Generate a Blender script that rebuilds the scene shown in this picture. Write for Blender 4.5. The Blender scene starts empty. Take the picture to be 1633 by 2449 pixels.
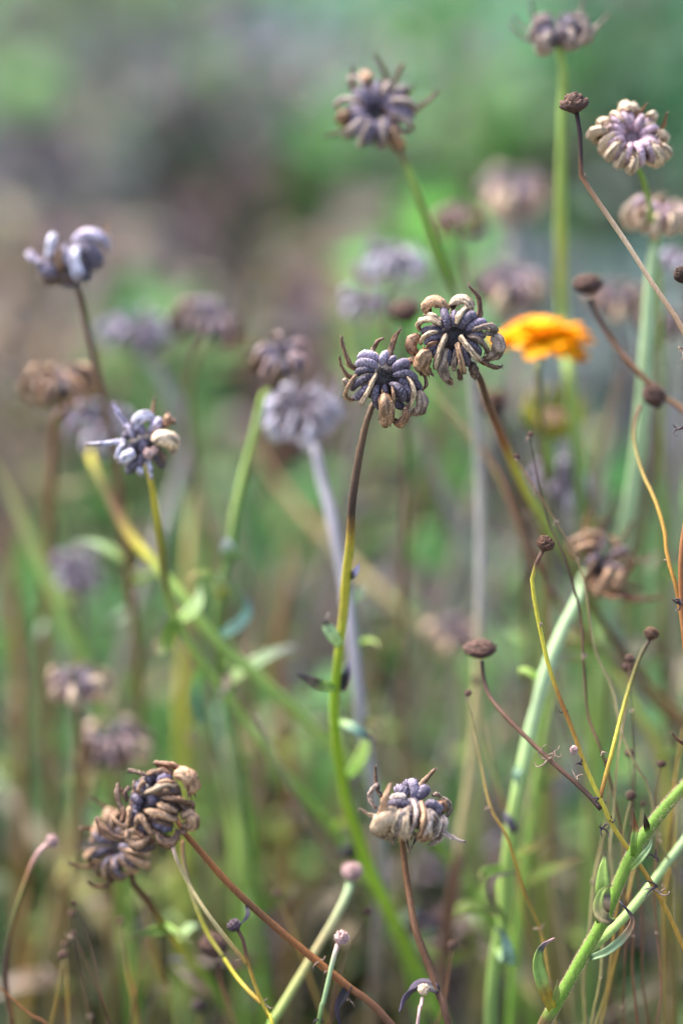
import bpy, bmesh, math, random
from mathutils import Vector, Matrix, noise

# ------------------------------------------------------------------ camera
SC = bpy.context.scene
COL = SC.collection
PITCH = math.radians(15.0)
CAM = Vector((0.0, 0.0, 0.64))
FWD = Vector((0, math.cos(PITCH), -math.sin(PITCH)))
UP = Vector((0, math.sin(PITCH), math.cos(PITCH)))
RT = Vector((1, 0, 0))
LENS, SENS = 85.0, 36.0
FOCUS = 0.76
APER = 0.036                       # pupil diameter in metres
W0, H0 = 1633.0, 2449.0
PXM = SENS / LENS / H0             # metres per photo pixel at 1 m
MM = FOCUS * PXM                   # metres per photo pixel in the plane of focus

cd = bpy.data.cameras.new('camera')
cam = bpy.data.objects.new('camera', cd)
COL.objects.link(cam)
cam.matrix_world = Matrix.Translation(CAM) @ Matrix((RT, UP, -FWD)).transposed().to_4x4()
cd.sensor_fit = 'VERTICAL'
cd.sensor_height = SENS
cd.lens = LENS
cd.clip_start, cd.clip_end = 0.02, 400
cd.dof.use_dof = True
cd.dof.focus_distance = FOCUS
cd.dof.aperture_fstop = LENS / 1000 / APER
SC.camera = cam

# ------------------------------------------------------------------ sky, sun, exposure
SUN_EL, SUN_AZ = math.radians(60), math.radians(-62)
w = bpy.data.worlds.new('World'); SC.world = w; w.use_nodes = True
nt = w.node_tree
bg = nt.nodes['Background']
sky = nt.nodes.new('ShaderNodeTexSky')
sky.sky_type = 'NISHITA'; sky.sun_disc = False
sky.sun_elevation = SUN_EL; sky.sun_rotation = SUN_AZ
sky.air_density = 1.0; sky.dust_density = 4.0; sky.ozone_density = 1.0
nt.links.new(sky.outputs[0], bg.inputs[0]); bg.inputs[1].default_value = 0.078
sl = bpy.data.lights.new('sun', 'SUN'); sl.energy = 1.5; sl.angle = math.radians(22); sl.color = (1, 0.95, 0.88)
so = bpy.data.objects.new('sun', sl); COL.objects.link(so)
sd = Vector((math.sin(SUN_AZ) * math.cos(SUN_EL), math.cos(SUN_AZ) * math.cos(SUN_EL), math.sin(SUN_EL)))
so.rotation_euler = sd.to_track_quat('Z', 'Y').to_euler()
SC.view_settings.view_transform = 'Standard'; SC.view_settings.look = 'None'
SC.view_settings.gamma = 1.0; SC.view_settings.exposure = 2.68
SC.cycles.use_denoising = True
SC.cycles.max_bounces = 6

# ------------------------------------------------------------------ helpers
def lin(c):
    out = []
    for v in c:
        v /= 255.0
        out.append(v / 12.92 if v <= 0.04045 else ((v + 0.055) / 1.055) ** 2.4)
    return tuple(out)

def depth(b):
    """distance along the lens axis at which a point blurs over b photo pixels (behind the focus; negative: in front)"""
    return FOCUS / (1 - b * MM / APER)

def at_d(px, py, d):
    return CAM + d * (FWD + (px - W0 / 2) * PXM * RT - (py - H0 / 2) * PXM * UP)

def at(px, py, b=0.0):
    return at_d(px, py, depth(b))

def mix(a, b, t):
    return tuple(x + (y - x) * t for x, y in zip(a, b))

def ramp(stops, t):
    if t <= stops[0][0]: return stops[0][1]
    for (t0, c0), (t1, c1) in zip(stops, stops[1:]):
        if t <= t1: return mix(c0, c1, (t - t0) / max(1e-6, t1 - t0))
    return stops[-1][1]

def spline(pts, n):
    """n+1 points evenly spread along a Catmull-Rom curve"""
    P = [Vector(p) for p in pts]
    if len(P) == 2:
        return [P[0].lerp(P[1], i / n) for i in range(n + 1)]
    P = [P[0] * 2 - P[1]] + P + [P[-1] * 2 - P[-2]]
    dense = []
    for i in range(1, len(P) - 2):
        p0, p1, p2, p3 = P[i - 1], P[i], P[i + 1], P[i + 2]
        for k in range(12):
            t = k / 12
            dense.append(0.5 * ((2 * p1) + (p2 - p0) * t + (2 * p0 - 5 * p1 + 4 * p2 - p3) * t * t + (3 * p1 - p0 - 3 * p2 + p3) * t ** 3))
    dense.append(P[-2])
    L = [0]
    for a, b in zip(dense, dense[1:]): L.append(L[-1] + (b - a).length)
    out, j = [], 0
    for i in range(n + 1):
        s = L[-1] * i / n
        while j < len(L) - 2 and L[j + 1] < s: j += 1
        f = (s - L[j]) / max(1e-9, L[j + 1] - L[j])
        out.append(dense[j].lerp(dense[j + 1], min(1, max(0, f))))
    return out

def tangents(P):
    T = []
    for i in range(len(P)):
        a, b = P[max(0, i - 1)], P[min(len(P) - 1, i + 1)]
        v = b - a
        T.append(v.normalized() if v.length > 1e-9 else Vector((0, 0, 1)))
    return T

class MB:
    def __init__(s): s.v, s.f, s.c = [], [], []
    def ring_skin(s, rings, cols, close=True, caps=True):
        n = len(rings[0]); b0 = len(s.v)
        for R, C in zip(rings, cols):
            s.v += [tuple(p) for p in R]; s.c += list(C)
        for i in range(len(rings) - 1):
            for k in range(n if close else n - 1):
                k2 = (k + 1) % n
                s.f.append((b0 + i * n + k, b0 + i * n + k2, b0 + (i + 1) * n + k2, b0 + (i + 1) * n + k))
        if caps:
            s.f.append(tuple(b0 + k for k in reversed(range(n))))
            s.f.append(tuple(b0 + (len(rings) - 1) * n + k for k in range(n)))
    def tube(s, P, rad, col, seg=8, lump=0.0, seed=0):
        T = tangents(P)
        ref = Vector((0.3, 0.9, 0.31)) if abs(T[0].z) > 0.8 else Vector((0, 0, 1))
        N = (ref - T[0] * ref.dot(T[0])).normalized()
        rings, cols = [], []
        m = len(P) - 1
        for i, p in enumerate(P):
            N = (N - T[i] * N.dot(T[i])).normalized()
            B = T[i].cross(N)
            t = i / m
            r = rad(t)
            R, C = [], []
            for k in range(seg):
                a = 2 * math.pi * k / seg
                rr = r
                if lump: rr *= 1 + lump * noise.noise(Vector((k * 0.9 + seed, i * 0.45, seed * 1.7)))
                R.append(p + (N * math.cos(a) + B * math.sin(a)) * rr)
                C.append(col(t, a))
            rings.append(R); cols.append(C)
        s.ring_skin(rings, cols)
    def quad(s, a, b, c, d, col):
        i = len(s.v); s.v += [tuple(a), tuple(b), tuple(c), tuple(d)]; s.c += [col] * 4
        s.f.append((i, i + 1, i + 2, i + 3))
    def mesh(s, name, mat, smooth=True):
        me = bpy.data.meshes.new(name)
        me.from_pydata(s.v, [], s.f)
        at_ = me.color_attributes.new('tint', 'FLOAT_COLOR', 'POINT')
        flat = []
        for c in s.c: flat += [c[0], c[1], c[2], 1.0]
        at_.data.foreach_set('color', flat)
        if smooth: me.polygons.foreach_set('use_smooth', [True] * len(me.polygons))
        me.materials.append(mat)
        me.update()
        return me

def link(name, data, parent=None):
    o = bpy.data.objects.new(name, data); COL.objects.link(o)
    if parent is not None: o.parent = parent
    return o

def tag(o, label=None, cat=None, group=None, kind=None):
    if label: o['label'] = label
    if cat: o['category'] = cat
    if group: o['group'] = group
    if kind: o['kind'] = kind

# ------------------------------------------------------------------ materials
def tissue(name, rough=0.75, streak=(1, 1, 1), scale=900, vary=0.35, bump=0.35, trans=0.0, spec=0.3, rnd=0.3, dist=0.0004):
    """dry or living plant tissue: the colour attribute with speckle, grain and fine relief"""
    m = bpy.data.materials.new(name); m.use_nodes = True
    n, l = m.node_tree.nodes, m.node_tree.links
    bs = n['Principled BSDF']; out = n['Material Output']
    a = n.new('ShaderNodeAttribute'); a.attribute_name = 'tint'
    tc = n.new('ShaderNodeTexCoord'); mp = n.new('ShaderNodeMapping'); mp.inputs['Scale'].default_value = streak
    l.new(tc.outputs['Object'], mp.inputs['Vector'])
    nz = n.new('ShaderNodeTexNoise'); nz.inputs['Scale'].default_value = scale; nz.inputs['Detail'].default_value = 4
    nz.inputs['Roughness'].default_value = 0.65
    l.new(mp.outputs[0], nz.inputs['Vector'])
    oi = n.new('ShaderNodeObjectInfo')
    mr = n.new('ShaderNodeMapRange'); mr.inputs[1].default_value = 0.25; mr.inputs[2].default_value = 0.75
    mr.inputs[3].default_value = 1 - vary; mr.inputs[4].default_value = 1 + vary
    l.new(nz.outputs['Fac'], mr.inputs[0])
    mo = n.new('ShaderNodeMapRange'); mo.inputs[3].default_value = 1 - rnd; mo.inputs[4].default_value = 1 + rnd
    l.new(oi.outputs['Random'], mo.inputs[0])
    mu = n.new('ShaderNodeMath'); mu.operation = 'MULTIPLY'
    l.new(mr.outputs[0], mu.inputs[0]); l.new(mo.outputs[0], mu.inputs[1])
    hs = n.new('ShaderNodeHueSaturation')
    l.new(a.outputs['Color'], hs.inputs['Color']); l.new(mu.outputs[0], hs.inputs['Value'])
    l.new(hs.outputs[0], bs.inputs['Base Color'])
    bs.inputs['Roughness'].default_value = rough
    bs.inputs['Specular IOR Level'].default_value = spec
    bp = n.new('ShaderNodeBump'); bp.inputs['Strength'].default_value = bump; bp.inputs['Distance'].default_value = dist
    l.new(nz.outputs['Fac'], bp.inputs['Height']); l.new(bp.outputs[0], bs.inputs['Normal'])
    if trans:
        tr = n.new('ShaderNodeBsdfTranslucent'); l.new(hs.outputs[0], tr.inputs['Color'])
        mx = n.new('ShaderNodeMixShader'); mx.inputs[0].default_value = trans
        l.new(bs.outputs[0], mx.inputs[1]); l.new(tr.outputs[0], mx.inputs[2]); l.new(mx.outputs[0], out.inputs[0])
    return m

M_SEED = tissue('dry_seed', 0.55, spec=0.45, scale=1500, vary=0.8, bump=0.9, rnd=0.28)
M_STEM = tissue('stem_skin', 0.6, streak=(1, 1, 0.12), scale=1500, vary=0.3, bump=0.4, rnd=0.05)
M_BUD = tissue('bud_husk', 0.8, scale=1600, vary=0.5, bump=0.8, rnd=0.15)
M_LEAF = tissue('leaf_blade', 0.55, scale=500, vary=0.25, bump=0.3, trans=0.25, rnd=0.1)
M_PETAL = tissue('petal_skin', 0.6, scale=300, vary=0.1, bump=0.1, trans=0.35, rnd=0.12)
M_FOLI = tissue('far_foliage', 0.6, scale=25, vary=0.35, bump=0.0, trans=0.3, rnd=0.06)
M_DRY = tissue('far_dry_foliage', 0.85, scale=30, vary=0.35, bump=0.0, trans=0.2, rnd=0.06)
M_BARK = tissue('bark', 0.9, streak=(1, 1, 0.2), scale=30, vary=0.4, bump=0.6, dist=0.01)

# ------------------------------------------------------------------ colours (sRGB readings of the tissue itself)
K = {k: lin(v) for k, v in dict(
    purple=(66, 58, 74), green_v=(142, 176, 40), bud=(82, 60, 54), purple_d=(56, 47, 56), purple_l=(160, 148, 168), slate=(104, 94, 116),
    tan=(172, 132, 98), tan_l=(206, 178, 146), tan_d=(130, 90, 62), brown=(96, 68, 52), brown_d=(56, 41, 36), umber=(92, 62, 36),
    grey=(138, 118, 104), grey_p=(188, 168, 158), lav=(184, 174, 202), lav_l=(224, 219, 240), pinkish=(196, 160, 158), murky=(150, 122, 126),
    cream=(220, 192, 162), cream_y=(192, 174, 122), pink=(200, 166, 178), rust=(138, 86, 44), ochre=(160, 124, 48),
    yellow=(184, 174, 60), olive=(110, 104, 52), green=(106, 144, 46), green_l=(146, 172, 86), green_p=(158, 182, 136), green_d=(62, 90, 42),
    stem_g=(96, 122, 62), straw=(164, 150, 106), lavstem=(152, 147, 154), brownstem=(104, 82, 62), greystem=(150, 146, 140),
    bluegreen=(122, 158, 144), orange=(252, 136, 0), orange_y=(255, 210, 0), disc=(52, 45, 46)).items()}

# ------------------------------------------------------------------ seeds (achenes)
def achene_mesh(kind, spine, r, col, centre=Vector((0, 0, -0.003)), seed=0):
    """spine in metres, r the half width. kinds: grub (ringed, curled), claw (curved bar), horn (tapering beak), boat (hollow hood)"""
    rng = random.Random(seed)
    mb = MB()
    n = {'grub': 40, 'claw': 20, 'horn': 18, 'boat': 18}[kind]
    P = spline(spine, n); T = tangents(P)
    dark = mix(col, K['brown_d'], 0.85)
    light = mix(col, K['cream'], 0.45)
    rings, cols = [], []
    ph = rng.random() * 6; worn = rng.random()
    per = rng.uniform(2.6, 3.2)
    for i, p in enumerate(P):
        t = i / n
        back = p - centre; back = back - T[i] * back.dot(T[i])
        back = back.normalized() if back.length > 1e-6 else Vector((0, 0, 1))
        side = T[i].cross(back)
        R, C = [], []
        if kind == 'grub':
            env = r * (max(0.0, math.sin(math.pi * (0.06 + 0.88 * t))) ** 0.45)
            for k in range(14):
                a = 2 * math.pi * k / 14
                rid = 0.5 + 0.5 * math.cos(i * 2 * math.pi / per + ph + 0.5 * math.sin(2 * a))
                bk = 0.5 + 0.5 * math.cos(a)
                ns = noise.noise(Vector((k * 1.1 + seed, i * 0.9, seed * 0.7)))
                wart = max(0, noise.noise(Vector((k * 1.9 + seed * 2, i * 1.3, 9.1))))
                rr = env * (1 + 0.14 * ns + 0.16 * wart * bk - 0.15 * (1 - rid) * (0.25 + 0.75 * bk))
                keel = 1 + 0.18 * math.exp(-(((a + math.pi) % (2 * math.pi) - math.pi) / 0.3) ** 2) * (worn > 0.5)
                R.append(p + (back * math.cos(a) * keel + side * math.sin(a) * 0.92) * rr)
                c = mix(dark, col, 0.5 + 0.5 * rid)
                c = mix(c, K['purple_l'], min(1, max(0, 0.15 + worn * 0.25 + ns * 0.9 + wart * .6)) * (0.5 + 0.5 * rid) * (0.3 + 0.7 * bk))
                C.append(c)
        elif kind in ('claw', 'horn'):
            if kind == 'claw':
                env = r * (0.70 + 0.26 * math.sin(math.pi * t) + 0.10 * math.sin(t * 9 + ph)) * (0.6 if i in (0, n) else 1)
                if t > 0.88 or t < 0.1: env *= 1 + 0.25 * noise.noise(Vector((seed, i * 1.7, 0)))
            else: env = r * (1.1 - 0.62 * t + 0.06 * math.sin(t * 11 + ph)) * (0.6 if i == n else 1)
            for k in range(12):
                a = 2 * math.pi * k / 12 + 0.26
                groove = math.cos(3 * a + ph + t * 1.5)
                ns = noise.noise(Vector((math.cos(a) * 1.6 + seed, math.sin(a) * 1.6, i * 0.45)))
                wob = 1 + 0.16 * groove + 0.45 * ns
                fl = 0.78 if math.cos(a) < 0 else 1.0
                R.append(p + (back * math.cos(a) * fl + side * math.sin(a)) * env * wob)
                s = noise.noise(Vector((math.cos(a) * 2.2 + seed * 3.1, math.sin(a) * 2.2, i * 0.22)))
                c = mix(col, dark, min(1, max(0, 0.3 - 0.6 * groove + s * 1.5)))
                c = mix(c, light, min(1, max(0, -s * 1.2)) * 0.8)
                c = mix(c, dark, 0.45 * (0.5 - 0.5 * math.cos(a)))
                if t > 0.84: c = mix(c, K['brown_d'], min(1, (t - 0.84) * 5))
                if t < 0.1: c = mix(c, K['brown_d'], 0.4)
                C.append(c)
        else:
            env = r * (0.25 + 0.75 * math.sin(math.pi * (0.12 + 0.80 * t)) ** 0.8) * (0.4 if i in (0, n) else 1)
            A = [math.radians(x) for x in (-128, -105, -82, -60, -38, -18, 0, 18, 38, 60, 82, 105, 128)]
            for a in A:
                keel = 1.0 + 0.13 * math.exp(-(a / 0.3) ** 2)
                ns = noise.noise(Vector((a * 1.5 + seed, i * 0.42, seed * 0.7)))
                wob = keel + 0.34 * ns + 0.07 * math.cos(a * 9)
                R.append(p + (back * math.cos(a) + side * math.sin(a)) * env * wob)
                s = noise.noise(Vector((a * 2.4 + seed * 3.1, i * 0.25, 4.0)))
                c = mix(col, dark, min(1, max(0, 0.15 + s * 1.6 - 0.35 * math.cos(a * 9))))
                c = mix(c, light, min(1, max(0, -s * 1.4)))
                if abs(a) < 0.2: c = mix(c, dark, 0.45)
                if abs(a) > 1.9: c = mix(c, light, 0.5)
                C.append(c)
            for a in reversed(A):
                R.append(p + (back * math.cos(a) + side * math.sin(a)) * env * 0.80)
                C.append(mix(col, K['tan_d'], 0.7))
        rings.append(R); cols.append(C)
    mb.ring_skin(rings, cols)
    if kind != 'grub':
        for q in range(7 if kind != 'boat' else 12):
            i = rng.choice([n, n, n - 1, rng.randrange(n)]); R = rings[i]; k = rng.randrange(len(R) // (2 if kind == 'boat' else 1))
            b = Vector(R[k]); d = (b - P[i]).normalized() + T[i] * (1.0 if i >= n - 1 else rng.uniform(-.3, .6)); L = r * rng.uniform(.25, .7)
            mb.tube([b - d * L * .3, b + d * L * .5, b + d * L], lambda t: r * 0.16 * (1.15 - t), lambda t, a: mix(dark, light, rng.random() * .6), 4)
    return mb.mesh('achene', M_SEED)

def disc_mesh(r, seed=0, dome=0.35, under=0.006, col=None, fuzz=60, wide=1.25):
    """the receptacle: a dark domed disc with stubble, a cup below"""
    rng = random.Random(seed); mb = MB(); c = col or K['disc']
    prof = [(0.12, -under), (0.45, -under * 0.9), (wide * .85, -under * 0.6), (wide, -under * 0.3), (1.05, 0.0), (0.75, r * dome * 0.6), (0.4, r * dome * 0.9), (0.05, r * dome)]
    rings, cols = [], []
    for q, z in prof:
        R, C = [], []
        for k in range(14):
            a = 2 * math.pi * k / 14
            wv = 1 + 0.12 * noise.noise(Vector((math.cos(a) * 2 + seed, math.sin(a) * 2, z * 900)))
            R.append(Vector((math.cos(a) * q * r * wv, math.sin(a) * q * r * wv, z)))
            C.append(mix(c, K['brown'], 0.5) if z < -0.001 else c)
        rings.append(R); cols.append(C)
    mb.ring_skin(rings, cols)
    for i in range(fuzz):
        a = rng.random() * 6.283; q = math.sqrt(rng.random()) * 0.95 * r
        b = Vector((math.cos(a) * q, math.sin(a) * q, dome * r * (1 - (q / r) ** 2) - 0.0002))
        L = rng.uniform(0.0006, 0.0016) * (r / 0.0033)
        d = Vector((rng.uniform(-.5, .5), rng.uniform(-.5, .5), 1)).normalized()
        mb.tube([b, b + d * L * 0.6, b + d * L], lambda t: 0.00016 * (1.1 - t), lambda t, a: mix(c, K['grey'], 0.5 * t), 4)
    return mb.mesh('receptacle', M_SEED)

PAL = {  # grub, claw, boat, horn
    'dark': ('purple', 'tan', 'tan', 'tan_d'),
    'brown': ('purple_d', 'tan', 'tan', 'tan_d'),
    'lav': ('slate', 'lav', 'lav_l', 'grey_p'),
    'white': ('purple', 'lav_l', 'lav_l', 'lav_l'),
    'open': ('purple_d', 'murky', 'grey_p', 'grey_p'),
    'pale': ('pink', 'cream', 'cream', 'rust'),
    'mauve': ('slate', 'grey_p', 'tan', 'tan_d'),
    'rosy': ('purple', 'pinkish', 'cream', 'tan_d'),
    'rustic': ('brown', 'tan', 'tan', 'rust'),
    'murk': ('purple_d', 'pinkish', 'brown', 'brown_d'),
}
CACHE = {}
PROTO = {
    'grub': [[(3.4, 0.2), (4.3, 2.7), (6.2, 4.0), (8.4, 3.6), (9.8, 1.7), (9.7, -0.8), (8.6, -2.0)],
             [(3.2, 0.6), (4.6, 3.4), (6.8, 4.8), (9.0, 4.0), (10.2, 1.6), (9.6, -1.2)],
             [(3.5, 0.0), (4.2, 2.0), (5.8, 3.2), (7.8, 2.9), (9.2, 1.3), (9.4, -1.5)]],
    'claw': [[(5, -4.0), (8.8, -4.6), (11.6, -2.2), (12.0, 1.4), (10.6, 4.4), (8.2, 6.0), (5.8, 6.3)],
             [(5, -4.0), (9.2, -4.2), (12.4, -1.6), (12.6, 2.2), (10.2, 5.4), (7.0, 6.6)],
             [(5, -3.6), (8.6, -4.4), (11.2, -2.0), (11.4, 1.0), (9.8, 4.6), (7.4, 5.6), (4.6, 5.4)]],
    'horn': [[(5, -3.0), (9.6, -3.0), (12.6, 0.2), (13.8, 5.0), (14.0, 10.0)],
             [(5, -3.0), (10.0, -2.6), (14.0, -0.4), (17.5, 2.6), (20.0, 6.4)],
             [(5, -3.0), (9.6, -2.6), (12.4, 1.2), (12.8, 6.0), (11.4, 10.8)],
             [(5, -3.0), (10.0, -3.6), (15.0, -3.6), (19.0, -2.0)]],
    'boat': [[(5, -3.6), (8.6, -5.0), (11.4, -3.4), (12.2, 0.2), (10.8, 3.4), (8.4, 4.6)],
             [(5, -3.6), (9.0, -4.6), (12.2, -2.4), (12.6, 1.4), (10.0, 4.2)]],
}
RAD = {'grub': 1.45, 'claw': 0.88, 'horn': 0.9, 'boat': 2.1}

def proto_mesh(kind, var, pal):
    key = (kind, var, pal)
    if key not in CACHE:
        pts = [Vector((x, 0, z)) * 0.001 for x, z in PROTO[kind][var]]
        c = K[PAL[pal][('grub', 'claw', 'boat', 'horn').index(kind)]]
        CACHE[key] = achene_mesh(kind, pts, RAD[kind] * 0.001, c, Vector((0.004, 0, -0.001)), seed=var * 7 + len(CACHE))
    return CACHE[key]

def face_matrix(face):
    """head axis given as (right, up, towards the camera); local X stays near the picture's right"""
    n = (RT * face[0] + UP * face[1] - FWD * face[2]).normalized()
    x = (RT - n * RT.dot(n))
    if x.length < 1e-3: x = UP - n * UP.dot(n)
    x.normalize()
    return Matrix((x, n.cross(x), n)).transposed(), n

def seed_head(parent, base, h):
    """a procedural head: h = dict(c, R, face, pal, grubs, claws, boats, horns, seed)"""
    c = at(*h['c']); d = depth(h['c'][2])
    s = h['R'] * PXM * d / 0.0128
    rot, n = face_matrix(h['face'])
    rng = random.Random(h.get('seed', 1))
    pal = h['pal']
    key = ('disc', pal)
    if key not in CACHE:
        CACHE[key] = disc_mesh(0.0036, 3, col=K['disc'] if pal != 'pale' else mix(K['disc'], K['pink'], 0.4), fuzz=40)
    o = link('seed_head', CACHE[key], parent)
    o.matrix_local = Matrix.Translation(c - base) @ rot.to_4x4() @ Matrix.Diagonal((s, s, s, 1))
    def put(kind, th, var=None, sc=1.0, tilt=0.0, roll=0.0):
        var = rng.randrange(len(PROTO[kind])) if var is None else var
        a = link('achene', proto_mesh(kind, var, pal), o)
        a.rotation_mode = 'XYZ'
        a.matrix_local = Matrix.Rotation(th, 4, 'Z') @ Matrix.Rotation(tilt, 4, 'Y') @ Matrix.Rotation(roll, 4, 'X') @ Matrix.Scale(sc, 4)
    ng, ncl, nb, nh = h.get('grubs', 12), h.get('claws', 9), h.get('boats', 3), h.get('horns', 3)
    off = rng.random() * 6
    for i in range(ng): put('grub', off + 6.283 * (i + rng.uniform(-.2, .2)) / ng, sc=rng.uniform(.85, 1.12), tilt=rng.uniform(-.15, .2))
    slots = []
    m = ncl + nb
    for i in range(m): slots.append(off + 0.2 + 6.283 * (i + rng.uniform(-.25, .25)) / max(1, m))
    order = ['boat'] * nb + ['claw'] * ncl
    rng.shuffle(order)
    for k, th in zip(order, slots): put(k, th, sc=rng.uniform(.85, 1.12), tilt=rng.uniform(-.2, .2), roll=rng.uniform(-.25, .25))
    for i in range(nh):
        th = h['horn_at'][i] if 'horn_at' in h else rng.random() * 6.283
        put('horn', th, var=h.get('horn_var', [None] * nh)[i], sc=rng.uniform(.9, 1.15) * h.get('horn_scale', 1), roll=rng.uniform(-.3, .3))
    for i in range(h.get('rags', 5)):
        put('horn', rng.random() * 6.283, sc=rng.uniform(.5, .8), tilt=rng.uniform(-.5, .4), roll=rng.uniform(-.6, .6))
    return c - n * 0.0055 * s, n

HERO_C = {'p': 'purple', 'P': 'purple_l', 's': 'slate', 't': 'tan', 'T': 'tan_l', 'd': 'tan_d', 'b': 'brown', 'g': 'grey', 'G': 'grey_p', 'u': 'brown_d', 'c': 'cream', 'r': 'rust', 'l': 'lav', 'L': 'lav_l', 'k': 'pinkish'}

def hero_head(parent, base, c_px, b, crop, face, discc, disc_r, spec, seed=1, rmul=1.0):
    """a head read seed by seed: crop = (x0, y0, zoom), points are (x, y) in that crop plus millimetres towards the camera"""
    x0, y0, zf = crop
    d = depth(b)
    C = at(c_px[0], c_px[1], b)
    rot = Matrix((RT, UP, -FWD)).transposed()
    mm = PXM * d / zf
    cx, cy = (c_px[0] - x0) * zf, (c_px[1] - y0) * zf
    def L(p): return Vector(((p[0] - cx) * mm, -(p[1] - cy) * mm, p[2] * 0.001))
    rotf, n = face_matrix(face)
    o = link('seed_head', disc_mesh(disc_r * 0.001, seed, fuzz=110, wide=2.0, under=0.0075), parent)
    mo = Matrix.Translation(at_d(x0 + discc[0] / zf, y0 + discc[1] / zf, d) - FWD * discc[2] * 0.001 - base) @ rotf.to_4x4()
    o.matrix_local = mo
    inv = mo.inverted()
    nl = (rot.inverted() @ n)
    for i, (kind, colk, r, pts) in enumerate(spec):
        me = achene_mesh(kind, [L(p) for p in pts], r * rmul * 0.001 * {'grub': .93, 'claw': .82, 'horn': .85, 'boat': .84}[kind], K[HERO_C[colk]], L((discc[0], discc[1], discc[2])) - nl * 0.003, seed=seed * 50 + i)
        a = link('achene', me, o)
        a.matrix_local = inv @ (Matrix.Translation(C - base) @ rot.to_4x4())
    return C - n * 0.006, n

# ------------------------------------------------------------------ stems, leaves, buds
def to_ground(P, spread=0.5, tail=None):
    """continue a stem from its last point in the picture down to the soil"""
    a, b = P[-2], P[-1]
    d = (b - a).normalized()
    if d.z > -0.2: d = (d + Vector((0, 0, -0.6))).normalized()
    z = b.z
    root = Vector((b.x + d.x * z * spread, b.y + d.y * z * spread, -0.01))
    out = []
    for t in (0.3, 0.6, 1.0):
        p = (b + d * z * 0.5)
        out.append((1 - t) ** 2 * b + 2 * t * (1 - t) * p + t * t * root)
    return P + out

def stem_mesh(name, pts, r0, r1, stops, seg=10, lump=0.12, n=None, seed=1, mat=None, taper=1.0):
    L = sum((b - a).length for a, b in zip(pts, pts[1:]))
    n = n or max(16, min(110, int(L / 0.005)))
    P = spline(pts, n)
    mb = MB()
    def col(t, a): 
        c = ramp(stops, t)
        s = noise.noise(Vector((a * 1.2, t * L * 160, seed * 3.3)))
        return mix(c, mix(c, K['brown_d'], 0.7), max(0, s) * 0.5)
    mb.tube(P, lambda t: (r0 + (r1 - r0) * t) * (taper + (1 - taper) * min(1, t * 9)), col, seg, lump, seed)
    return mb.mesh(name, mat or M_STEM)

def leaf_mesh(P, wid, stops, fold=0.25, thick=0.00025, n=14, nrm=None, curl=0.0, seed=0):
    """a blade with thickness along P; wid(t) half width in metres"""
    P = spline(P, n); T = tangents(P); mb = MB()
    nrm = (nrm or (UP * 0.4 - FWD)).normalized()
    rings, cols = [], []
    for i, p in enumerate(P):
        t = i / n
        ncur = (nrm - T[i] * nrm.dot(T[i])).normalized()
        if curl: ncur = Matrix.Rotation(curl * t, 3, T[i]) @ ncur
        s = T[i].cross(ncur); wv = max(wid(t), 0.0001)
        top, bot = [], []
        for q in (-1, -0.5, 0, 0.5, 1):
            e = noise.noise(Vector((q * 3 + seed, t * 5, seed * 2.0))) * wv * 0.18
            b = p + s * wv * q + ncur * (abs(q) * wv * fold + e)
            top.append(b + ncur * thick); bot.append(b - ncur * thick)
        rings.append(top + bot[::-1])
        c = ramp(stops, t)
        cols.append([mix(c, K['green_d'], 0.25 * (abs(q) < .2)) for q in (-1, -.5, 0, .5, 1, 1, .5, 0, -.5, -1)])
    mb.ring_skin(rings, cols)
    return mb.mesh('leaf', M_LEAF)

def bud_mesh(name, r, h, col, cup=0.5, seed=0, rough=0.32, rings_n=26, seg=32, knob=0.0):
    """a dry daisy button: a cup of bracts below, a pitted dome above"""
    mb = MB(); rings, cols = [], []
    prof = [(.12, -1), (.5, -.82), (.85, -.45), (1, -.1), (.98, .15), (.86, .42), (.62, .68), (.3, .84), (.03, .88)]
    if knob: prof = [(.12, -1), (.45, -.75), (.85, -.4), (1, -.1), (.98, .1), (.8, .3), (.62, .42), (.54, .68), (.34, .9), (.03, .96)]
    pr = spline([Vector((q, 0, z)) for q, z in prof], rings_n)
    for i, pp in enumerate(pr):
        t = i / rings_n
        q, z = max(.02, pp.x), pp.z * h * .5
        R, C = [], []
        for k in range(seg):
            b = 2 * math.pi * k / seg
            ns = noise.noise(Vector((math.cos(b) * 1.8 + seed, math.sin(b) * 1.8, pp.z * 2)))
            n2 = noise.noise(Vector((math.cos(b) * 6 * q + seed * 2, math.sin(b) * 6 * q, pp.z * 7)))
            g = 0.05 * math.cos(b * 11) if t < 0.45 else 0.0
            up_ = min(1, max(0, t * 4 - 1.2))
            rr = r * q * (1 + g + rough * (0.45 * ns + 0.9 * n2 * up_))
            R.append(Vector((math.cos(b) * rr, math.sin(b) * rr, z + h * rough * .5 * n2 * up_)))
            C.append(mix(mix(col, K['tan'], min(1, max(0, n2)) * .3 * up_), K['brown_d'], min(1, max(0, 0.3 + 0.5 * ns - 1.6 * n2 * up_ - 3 * g))))
        rings.append(R); cols.append(C)
    mb.ring_skin(rings, cols)
    return mb.mesh(name, M_BUD)

def axis_rot(n):
    n = n.normalized()
    return n.to_track_quat('Z', 'Y').to_matrix().to_4x4()

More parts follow.
